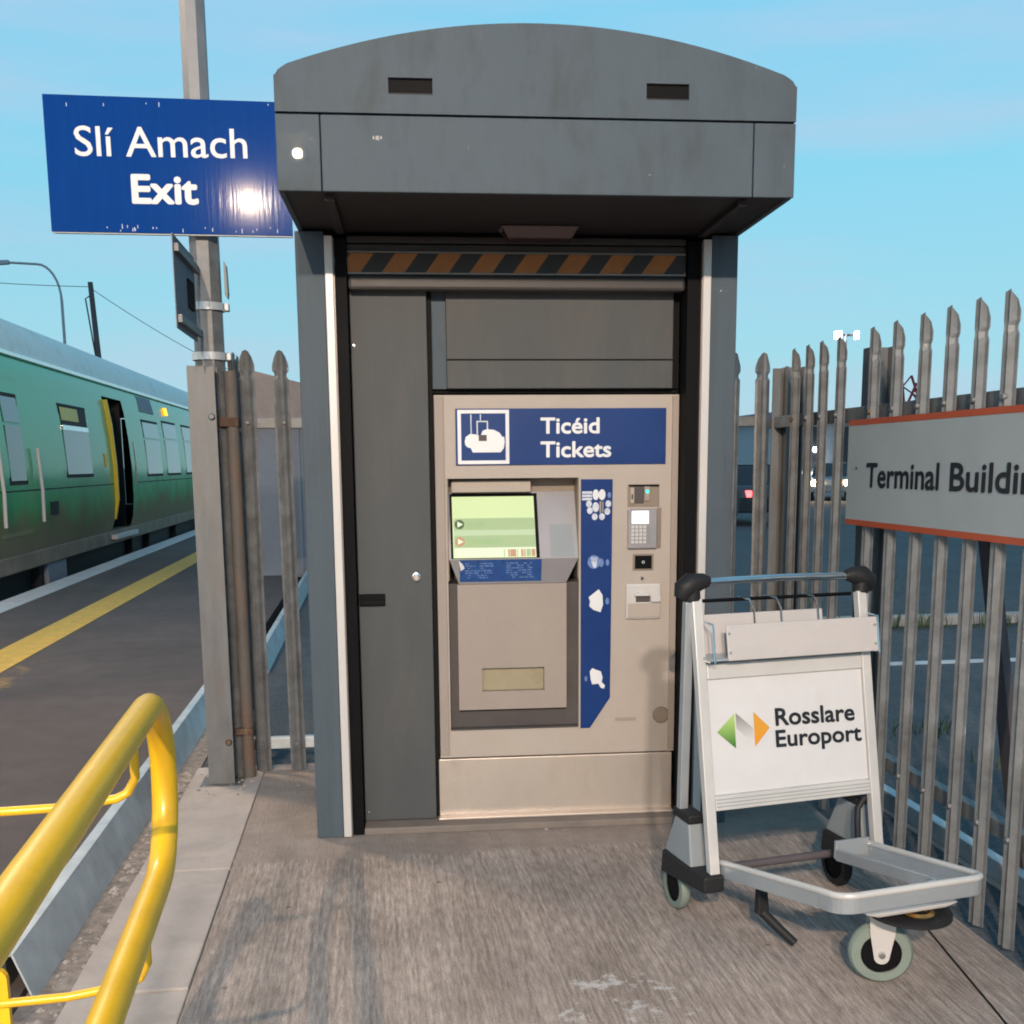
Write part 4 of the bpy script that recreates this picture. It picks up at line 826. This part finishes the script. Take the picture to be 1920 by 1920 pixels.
MB().hull8([(.272, -.01, .20), (.155, -.01, .20), (.14, -.50, .295), (.232, -.50, .295)], [(.272, -.01, .207), (.155, -.01, .207), (.14, -.50, .302), (.232, -.50, .302)]).build('base_ledge', 'alu_blue', LT)
box('load_stop', 'alu_blue', LT, 0.145, 0.275, 0.0, 0.012, 0.20, 0.262, 0.003)
MB().tube([(-.30, .10, .18), (.30, .10, .18)], 0.014, 10).build('axle', 'pole_dark', LT)
# front castor with bumper
MB().hull8([(-.10, -.560, .266), (.12, -.560, .266), (.12, -.40, .250), (-.10, -.40, .250)], [(-.14, -.565, .280), (.16, -.565, .280), (.16, -.38, .262), (-.14, -.38, .262)]).build('castor_plate', 'alu', LT, 0.004)
MB().lathe([(0.0, .224), (0.098, .224), (0.118, .229), (0.118, .239), (0.098, .2455), (0.0, .2455)], (0.055, -0.485, 0), 'z', 32).build('castor_bumper', 'black_rubber', LT)
MB().lathe([(0.034, .2460), (0.046, .2545), (0.034, .2600)], (0.045, -0.535, 0), 'z', 20).build('swivel_race', 'brass', LT)
CM = Matrix.Translation((0.012, -0.425, 0)) @ Matrix.Rotation(R(65), 4, 'Z')
wh = MB().lathe([(0.058, -.018), (0.083, -.018), (0.091, -.009), (0.091, .009), (0.083, .018), (0.058, .018)], (0, 0, .0915), 'x', 36).build('front_wheel', 'tyre_green', LT, matrix=CM)
MB().lathe([(0.0, -.012), (0.035, -.013), (0.058, -.012), (0.058, .012), (0.035, .013), (0.0, .012)], (0, 0, .0915), 'x', 28).build('hub', 'black', wh)
for s in (-1, 1):
    MB().prism([(-.040, .222), (.040, .222), (.034, .15), (.022, .085)] + [(.022 * math.cos(a), .085 + .022 * math.sin(a)) for a in [-math.pi * k / 8 for k in range(1, 8)]] + [(-.022, .085), (-.034, .15)], 'x', s * .0215, s * .0255).build('castor_fork', 'alu', LT, matrix=CM)
    MB().lathe([(0.0, .008), (0.009, .007), (0.012, 0.0)] if s > 0 else [(0.012, 0.0), (0.009, -.007), (0.0, -.008)], (s * .0257, 0, .0915), 'x', 12).build('axle_nut', 'chrome', LT, matrix=CM)
# hanging brake pedal and lever
MB().hull8([(-.205, -.115, .10), (-.165, -.115, .10), (-.165, -.085, .10), (-.205, -.085, .10)], [(-.20, -.10, .205), (-.17, -.10, .205), (-.17, -.08, .205), (-.20, -.08, .205)]).build('pedal_bracket', 'black_rubber', LT, 0.004)
MB().tube([(-.185, -.10, .105), (-.14, -.135, .055), (-.105, -.165, .018)], [0.016, 0.015, 0.014], 10).build('pedal', 'black_rubber', LT)
MB().tube([(.245, .02, .235), (.245, .03, .31), (.255, .045, .35), (.285, .05, .385)], 0.0105, 10).build('brake_lever', 'black_rubber', LT)

# ================================================================== train
X0 = -4.36
TR = thing('train', 'green railcar with an open passenger door standing at the platform', 'train', (-5.80, 12.0, 0))
def tp(dx, z): return (X0 - dx + 5.80, z)
YL = 21.0
prof = [(0.06, 0.42), (0.0, 0.62), (-0.03, 0.95), (-0.03, 1.5), (0.0, 2.0), (0.05, 2.45), (0.12, 2.80), (0.16, 2.90)]   # (inset from side, z)
# open door: local y 7.04..8.50 ; body side is built in strips so the doorway is a real hole
D0, D1 = 7.05, 8.48
def side_strip(name, y0, y1, za, zb, m='train_side'):
    pp = [p for p in prof if za <= p[1] <= zb]
    mb = MB(); vs = []
    for dx, z in pp:
        x = tp(dx, z)[0]; vs += [(x, y0, z), (x, y1, z)]
    mb.add(vs, [(2 * i, 2 * i + 1, 2 * i + 3, 2 * i + 2) for i in range(len(pp) - 1)], True)
    return mb.build(name, m, TR)
prof_full = prof[:]
prof = [(0.06, 0.42), (0.0, 0.62), (-0.03, 0.95), (-0.03, 1.5), (0.0, 2.0), (0.05, 2.45), (0.095, 2.68), (0.12, 2.80), (0.16, 2.90)]
side_strip('body_side', 0, D0, 0.4, 3.0); side_strip('body_side', D1, YL, 0.4, 3.0); side_strip('body_side', D0, D1, 2.67, 3.0)
# far side, ends, floor
box('far_side', 'train_green', TR, -1.44, -1.40, 0, YL, 0.42, 2.9); 
for y in (0.0, YL): box('end_wall', 'train_green', TR, -1.39, 1.28, y - .02 if y else 0.001, y if y else .03, 0.42, 2.88)
box('floor', 'train_inside', TR, -1.39, 1.33, 0.04, YL - .04, 0.36, 0.41)
box('vestibule', 'train_inside', TR, 0.2, 0.24, D0 - .6, D1 + .6, 0.42, 2.85)
for y in (D0 - .3, D1 + .04): box('vestibule_wall', 'train_inside', TR, 0.25, 1.30, y, y + .05, 0.42, 2.66)
# roof
rp_ = [(1.28, 2.90), (1.26, 3.08), (1.18, 3.28), (1.0, 3.45), (0.72, 3.57), (0.4, 3.64), (0, 3.67), (-0.4, 3.64), (-0.72, 3.57), (-1.0, 3.45), (-1.18, 3.28), (-1.26, 3.08), (-1.44, 2.90)]
MB().prism(rp_, 'y', 0, YL, True).build('roof', 'train_roof', TR)
MB().prism([(1.285, 2.905), (1.315, 2.91), (1.315, 2.955), (1.27, 2.985)], 'y', 0, YL).build('gutter', 'train_gutter', TR)
for y in (3.0, 8.2, 13.0, 16.0): box('roof_vent', 'train_roof', TR, -0.35, 0.35, y, y + 0.9, 3.645, 3.72, 0.03)
# windows
def window(y0, y1, z0, z1, vent=True, open_vent=False):
    def xs(z):
        for (a, za), (b, zb) in zip(prof, prof[1:]):
            if za <= z <= zb: return tp(a + (b - a) * (z - za) / (zb - za), z)[0]
        return tp(0, z)[0]
    def quad(ya, yb, za, zb, l0, l1, name, m, par):
        return MB().hull8([(xs(za) + l0, ya, za), (xs(za) + l0, yb, za), (xs(zb) + l0, yb, zb), (xs(zb) + l0, ya, zb)], [(xs(za) + l1, ya, za), (xs(za) + l1, yb, za), (xs(zb) + l1, yb, zb), (xs(zb) + l1, ya, zb)]).build(name, m, par)
    f = quad(y0 - .05, y1 + .05, z0 - .05, z1 + .05, -0.01, 0.006, 'window', 'under_dark', TR)
    zs = z1 - (z1 - z0) * 0.32
    quad(y0, y1, z0, zs - .02, 0.0065, 0.010, 'pane', 'train_glass', f)
    if open_vent:
        quad(y0, y1, zs + .03, z1, 0.0065, 0.008, 'open_light', 'train_inside', f); quad(y0 + .03, y1 - .45, zs + .12, z1, 0.009, 0.011, 'yellow_blind', 'door_yellow', f)
        quad(y0, y1, zs - .02, zs + .05, 0.0065, 0.02, 'vent_bar', 'train_gutter', f)
    elif vent:
        quad(y0, y1, zs + .02, z1, 0.0065, 0.010, 'pane', 'train_glass', f)
    return f, quad
f, quad = window(4.25, 5.65, 1.40, 2.36, open_vent=True)
window(9.90, 11.40, 1.36, 2.36); window(12.0, 13.55, 1.36, 2.42); window(14.4, 15.9, 1.36, 2.42); window(17.0, 18.5, 1.36, 2.42)
quad(9.95, 11.3, 2.56, 2.86, 0.004, 0.012, 'destination_display', 'shed_wall', TR)
quad(12.55, 12.72, 2.60, 2.76, 0.004, 0.05, 'door_lamp', 'light_orange', TR)
for y in (3.05, 6.35, 9.35, 11.75, 14.0, 16.4): quad(y, y + .018, 0.62, 2.88, 0.0012, 0.003, 'panel_seam', 'under_dark', TR)
quad(0.02, D0 - .05, 1.205, 1.222, 0.0012, 0.003, 'panel_seam', 'under_dark', TR); quad(D1 + .2, YL - .05, 1.205, 1.222, 0.0012, 0.003, 'panel_seam', 'under_dark', TR)
quad(3.3, 3.62, 0.86, 1.04, 0.002, 0.02, 'filler_cap', 'under_dark', TR); quad(6.52, 6.60, 1.5, 1.72, 0.002, 0.02, 'door_button', 'door_yellow', TR)
# driver's door near the end with its window and handrails
quad(1.35, 2.55, 0.66, 2.62, 0.003, 0.008, 'cab_door', 'train_side', TR); w_, _q = window(1.75, 2.35, 1.34, 2.36, vent=True)
for y in (1.25, 2.75): MB().tube([(tp(-.09, 1)[0], y, 0.80), (tp(-.10, 1)[0], y, 1.2), (tp(-.07, 1.7)[0], y, 1.75)], 0.022, 8).build('door_handrail', 'plank_white', TR)
# open doorway: yellow edged plug door leaf slid to the left and the step
def xs_(z): return tp(0, z)[0]
pth = [(xs_(2) + .02, D0 + .02, 2.62), (xs_(2) + .08, D0 + .02, 2.2), (xs_(2) + .12, D0 + .02, 1.5), (xs_(2) + .12, D0 + .02, 0.95), (xs_(2) + .05, D0 + .02, 0.62)]
mb = MB(); vs = []
for x, y, z in pth: vs += [(x - .03, y - .03, z), (x - .03, y + .03, z), (x - .13, y + .03, z), (x - .13, y - .03, z)]
mb.add(vs, [(i * 4 + k, i * 4 + (k + 1) % 4, i * 4 + 4 + (k + 1) % 4, i * 4 + 4 + k) for i in range(4) for k in range(4)]); mb.build('door_edge', 'door_yellow', TR)
MB().hull8([(xs_(1) - .01, D0 + .17, .9), (xs_(1) - .01, D0 + .34, .9), (xs_(1) - .06, D0 + .34, .9), (xs_(1) - .06, D0 + .17, .9)], [(xs_(1), D0 + .17, 1.45), (xs_(1), D0 + .34, 1.45), (xs_(1) - .05, D0 + .34, 1.45), (xs_(1) - .05, D0 + .17, 1.45)]).build('door_pane', 'train_glass', TR)
box('door_step', 'plank_white', TR, 1.20, 1.50, D0 - .15, D1 + .1, 0.28, 0.36, 0.01)
for y in (D1 + .15,): MB().tube([(xs_(1.5) + .06, y, 1.2), (xs_(1.5) + .075, y, 1.6), (xs_(1.5) + .05, y, 1.95)], 0.018, 8).build('grab_rail', 'train_gutter', TR)
# underframe
box('solebar', 'grime', TR, 1.18, 1.40, 0, YL, 0.20, 0.419, 0.02)
box('underframe', 'under_dark', TR, -1.2, 1.17, 0, YL, -0.15, 0.35)
for y0, y1, z0 in ((0.6, 1.2, -.28), (3.2, 4.2, -.12), (8.9, 9.6, -.35), (10.5, 12.5, -.42), (13.5, 15.5, -.4)): box('equipment_box', 'under_dark', TR, 0.6, 1.30, y0, y1, z0, 0.199, 0.02)
box('battery_box', 'shed_wall', TR, 1.0, 1.36, 3.35, 4.25, -0.10, 0.19, 0.01)
for y in (1.6, 4.4, 16.0, 18.8):
    for s in (-1, 1):
        MB().lathe([(0.0, -.06), (0.38, -.06), (0.42, -.05), (0.45, .06), (0.0, .06)] if s < 0 else [(0.0, .06), (0.38, .06), (0.42, .05), (0.45, -.06), (0.0, -.06)], (s * .75 + .1, y, -0.12), 'x', 28).build('wheel', 'rust', TR)

# ================================================================== background, track side
SHD = thing('equipment_shed', 'low blue-grey shed with a pinkish pitched roof beyond the gate leaf', 'shed', (-0.4, 15.0, 0))
box('wall', 'shed_wall', SHD, -1.2, 2.4, 0, 4.0, -0.03, 2.05)
MB().prism([(-1.45, 2.05), (2.65, 2.05), (1.5, 2.1), (-1.25, 2.78)], 'y', -0.15, 4.15).build('roof', 'shed_roof', SHD)
for x in (-0.6, 0.0, 0.6, 1.2, 1.8): box('wall_rib', 'shed_wall', SHD, x, x + .05, -0.025, -.0005, 0, 2.04)
SLm = thing('street_lamp', 'slim grey street lamp with a curved arm behind the train', 'street lamp', (-13.05, 50.0, -0.97))
ap = [(0, 0, 0), (0, 0, 9.6)] + [(-0.9 + 0.9 * math.cos(a), 0, 9.6 + 1.5 * math.sin(a)) for a in [math.pi / 2 * k / 8 for k in range(1, 9)]] + [(-2.1, 0, 11.15)]
MB().tube(ap, [0.085, 0.06] + [0.05] * (len(ap) - 2), 8).build('mast', 'far_pale', SLm)
MB().hull8([(-2.85, -.12, 11.02), (-2.05, -.12, 11.08), (-2.05, .12, 11.08), (-2.85, .12, 11.02)], [(-2.8, -.09, 11.22), (-2.05, -.09, 11.25), (-2.05, .09, 11.25), (-2.8, .09, 11.22)]).build('lantern', 'far_pale', SLm, 0.02)
UP = thing('utility_pole', 'dark wooden utility pole leaning slightly behind the train', 'pole', (-10.45, 46.0, -0.97))
MB().tube([(0, 0, 0), (-0.42, 0, 9.75)], [0.15, 0.10], 10).build('pole', 'pole_dark', UP)
MB().tube([(-0.45, -0.1, 9.2), (-0.62, -0.1, 9.1), (-0.45, -.1, 7.5), (-.10, -.1, 4.5), (.15, -.1, 0.1)], 0.03, 6).build('stay_wire', 'pole_dark', UP)
def wire(a, b, sag, r=0.012):
    return [(a[0] + (b[0] - a[0]) * t, a[1] + (b[1] - a[1]) * t, a[2] + (b[2] - a[2]) * t - sag * 4 * t * (1 - t)) for t in [k / 14 for k in range(15)]]
tag(MB().tube(wire((-10.87, 46, 8.55), (-3.6, 62, 5.2), 0.5), 0.014, 5).build('overhead_wire', 'pole_dark'), 'thin overhead wire running down from the utility pole towards the kiosk', 'wire')
tag(MB().tube(wire((-10.87, 46, 8.6), (-24, 44, 9.6), 0.3), 0.014, 5).build('overhead_wire', 'pole_dark'), 'thin overhead wire running from the utility pole past the street lamp', 'wire')

# ================================================================== background, port side
TB = thing('terminal_building', 'low port terminal building with dark windows behind the palisade fence', 'building', (17.5, 46.0, 0))
box('wall', 'far_pale', TB, 0, 26, 0, 10, -0.05, 3.25)
box('fascia', 'shed_wall', TB, -0.4, 26.4, -0.6, 10.4, 3.26, 3.6)
for k in range(10):
    w = box('window', 'far_dark', TB, 0.7 + k * 2.5, 2.4 + k * 2.5, -0.05, -.001, 0.9, 3.0)
    box('mullion', 'far_pale', TB, 1.5 + k * 2.5, 1.56 + k * 2.5, -0.09, -.051, 0.9, 3.0)
for x, z in ((1.3, 1.95), (2.0, 2.0), (1.5, 1.05), (2.25, 1.2)): MB().lathe([(0, -.12), (.07, -.1), (.11, 0), (.07, .1), (0, .12)], (x, -0.3, z), 'z', 10).build('bulkhead_lamp', 'lamp_white', TB)
def car(loc, rz, body, label, name='parked_car'):
    c = thing(name, label, 'car', loc, rz)
    MB().prism([(-2.1, .32), (2.1, .32), (2.15, .6), (2.05, .86), (1.1, .95), (-1.95, .98), (-2.15, .75)], 'y', -.87, .87).build('body', body, c, 0.06)
    MB().hull8([(-1.75, -.80, .965), (1.15, -.80, .945), (1.15, .80, .945), (-1.75, .80, .965)], [(-1.25, -.62, 1.44), (.35, -.62, 1.44), (.35, .62, 1.44), (-1.25, .62, 1.44)]).build('cabin', 'car_glass', c, 0.05)
    box('roof', body, c, -1.2, .3, -.60, .60, 1.441, 1.475, 0.015)
    for x in (-1.3, 1.3):
        for y in (-.80, .80):
            w = MB().lathe([(0.0, -.1), (.26, -.1), (.32, -.07), (.32, .07), (.26, .1), (0, .1)], (x, y, .325), 'y', 20).build('wheel', 'black_rubber', c)
            MB().lathe([(0, -.105), (.18, -.103), (.19, 0), (.18, .103), (0, .105)], (x, y, .325), 'y', 14).build('rim', 'galv_light', w)
    for y in (-.62, .62):
        box('headlamp', 'lamp_warm' if 'headlamps' in label else 'car_glass', c, 2.06, 2.17, y - .20, y + .20, .58, .80, 0.04)
        box('tail_lamp', 'light_red' if 'tail' in label else 'crane_red', c, -2.17, -2.06, y - .07, y + .07, .70, .86, 0.02)
    return c
car((18.6, 42.0, -0.045), R(250), 'car_silver', 'silver car with lit headlamps in front of the terminal building')
car((9.2, 27.0, -0.045), R(100), 'car_dark', 'dark car with glowing tail lamps in the car park')
TRL = thing('lorry_trailer', 'white box lorry trailer parked far across the car park', 'trailer', (22.5, 62.0, -0.045), R(6))
box('box_body', 'trailer_white', TRL, -1.25, 1.25, 0, 12, 1.1, 3.55, 0.03)
box('chassis', 'under_dark', TRL, -1.0, 1.0, 0.2, 11.8, 0.75, 1.09)
for s in (-1, 1): box('door_bar', 'galv', TRL, s * .6 - .02, s * .6 + .02, -.03, -.001, 1.2, 3.5)
box('rear_sill', 'crane_red', TRL, -1.24, 1.24, -.04, -.001, 1.1, 1.25)
for y in (1.5, 2.9, 4.3, 10.5):
    for s in (-1, 1): MB().lathe([(0, -.15), (.45, -.15), (.5, -.1), (.5, .1), (.45, .15), (0, .15)], (s * .95, y, .5), 'x', 20).build('wheel', 'black_rubber', TRL)
FM = thing('floodlight_mast', 'tall floodlight mast with two lit lamps beyond the terminal building', 'floodlight', (63.5, 140.0, -0.05))
MB().tube([(0, 0, 0), (0, 0, 18.3)], [0.25, 0.16], 8).build('mast', 'far_pale', FM)
box('cross_arm', 'pole_dark', FM, -1.8, 1.8, -.1, .1, 18.0, 18.25)
for x in (-1.2, 1.4): box('lamp', 'lamp_white', FM, x - .45 if x < 0 else x - .25, x + .45 if x < 0 else x + .25, -.5, .2, 17.6, 18.6, 0.12)
def lattice(loc, h, w, lean, label):
    t = thing('crane_jib', label, 'crane', loc)
    for s in (-1, 1): MB().tube([(s * w / 2, 0, 0), (lean + s * w * .15, 0, h)], 0.16, 6).build('chord', 'crane_red', t)
    n = 9
    for k in range(n):
        a, b = k / n, (k + 1) / n; sa = 1 if k % 2 else -1
        wa, wb = w / 2 * (1 - a) + w * .15 * a, w / 2 * (1 - b) + w * .15 * b
        MB().tube([(lean * a + sa * wa, 0, h * a), (lean * b - sa * wb, 0, h * b)], 0.09, 5).build('brace', 'crane_red' if k % 3 else 'white_panel', t)
    return t
lattice((49.5, 120, 0), 12.2, 3.0, -1.6, 'red lattice crane jib leaning left above the lorry trailer')
lattice((65.0, 120, 0), 11.2, 4.0, -3.0, 'red and white lattice crane jib above the sign board')
lattice((59.5, 118, 0), 10.2, 3.2, 3.2, 'short red and white lattice jib beside the taller one')
# car-park kerb and tufts of weeds beyond the fence
structure(box('car_park_kerb', 'kerb_concrete', None, 3.0, 14.0, 9.35, 9.5, -0.044, 0.05, 0.01))
structure(box('bay_line', 'coping', None, 2.8, 12.0, 7.55, 7.67, -0.0445, -0.0405))
mb = MB(); rng = random.Random(21)
for (cx, cy, n, hh) in ((4.6, 9.25, 70, .28), (5.1, 9.25, 50, .2), (3.9, 9.2, 60, .25), (5.8, 9.2, 40, .22), (3.1, 5.6, 40, .12), (3.3, 4.9, 40, .12), (4.5, 11.0, 40, .3), (6.0, 12.0, 40, .3)):
    for i in range(n):
        x, y = cx + rng.gauss(0, .14), cy + rng.gauss(0, .06); a = rng.uniform(0, 6.3); l = hh * rng.uniform(.4, 1); dx, dy = math.cos(a), math.sin(a); b = rng.uniform(.1, .5) * l
        mb.add([(x - dy * .006, y + dx * .006, -.045), (x + dy * .006, y - dx * .006, -.045), (x + dx * b * .5 + dy * .004, y + dy * b * .5 - dx * .004, l * .6 - .045), (x + dx * b, y + dy * b, l - .045)], [(0, 1, 2), (0, 2, 3)])
tag(stuff(mb.build('weeds', 'leaf')), 'tufts of green weeds along the car park kerb', 'weeds')
MB()
# ================================================================== platform lamp behind the photographer
def platform_lamp(loc, rz, label, watts, size=0.048, col=(1.0, 0.76, 0.53)):
    PL = thing('platform_lamp', label, 'street lamp', loc, rz, 'platform lamps')
    MB().tube([(0, 0, 0.004 - loc[2]), (0, 0, 4.55)], [0.07, 0.05], 12).build('column', 'galv', PL)
    MB().tube([(0, 0, 4.55), (0.05, 0.04, 4.72), (0.18, 0.12, 4.78)], 0.025, 8).build('arm', 'galv', PL)
    MB().hull8([(0.12, 0.0, 4.80), (0.55, 0.0, 4.80), (0.55, 0.5, 4.80), (0.12, 0.5, 4.80)], [(0.18, 0.06, 4.90), (0.49, 0.06, 4.90), (0.49, 0.44, 4.90), (0.18, 0.44, 4.90)]).build('lantern_hood', 'galv_light', PL, 0.01)
    MB().lathe([(0.0, 4.772), (0.05, 4.775), (0.08, 4.785), (0.085, 4.799)], (0.335, 0.25, 0), 'z', 20).build('lantern_bowl', 'lamp_warm', PL)
    ld = bpy.data.lights.new('platform_lamp_light', 'POINT'); ld.energy = watts; ld.color = col; ld.shadow_soft_size = size
    lo = bpy.data.objects.new('platform_lamp_light', ld); COL.objects.link(lo); lo.parent = PL; lo.location = (0.335, 0.25, 4.66)
platform_lamp((-1.785, -5.85, 0.32), 0.0, 'lit platform lamp on a steel column facing the ticket kiosk', 400)
platform_lamp((-0.885, -6.95, 0.69), 0.0, 'taller lit platform lamp standing on the kerb line behind the handrail', 400, 0.20, (1.0, 0.88, 0.79))
platform_lamp((-2.75, 7.2, 0.32), R(180), 'lit platform lamp on a steel column beside the yellow platform line', 105, 0.45)
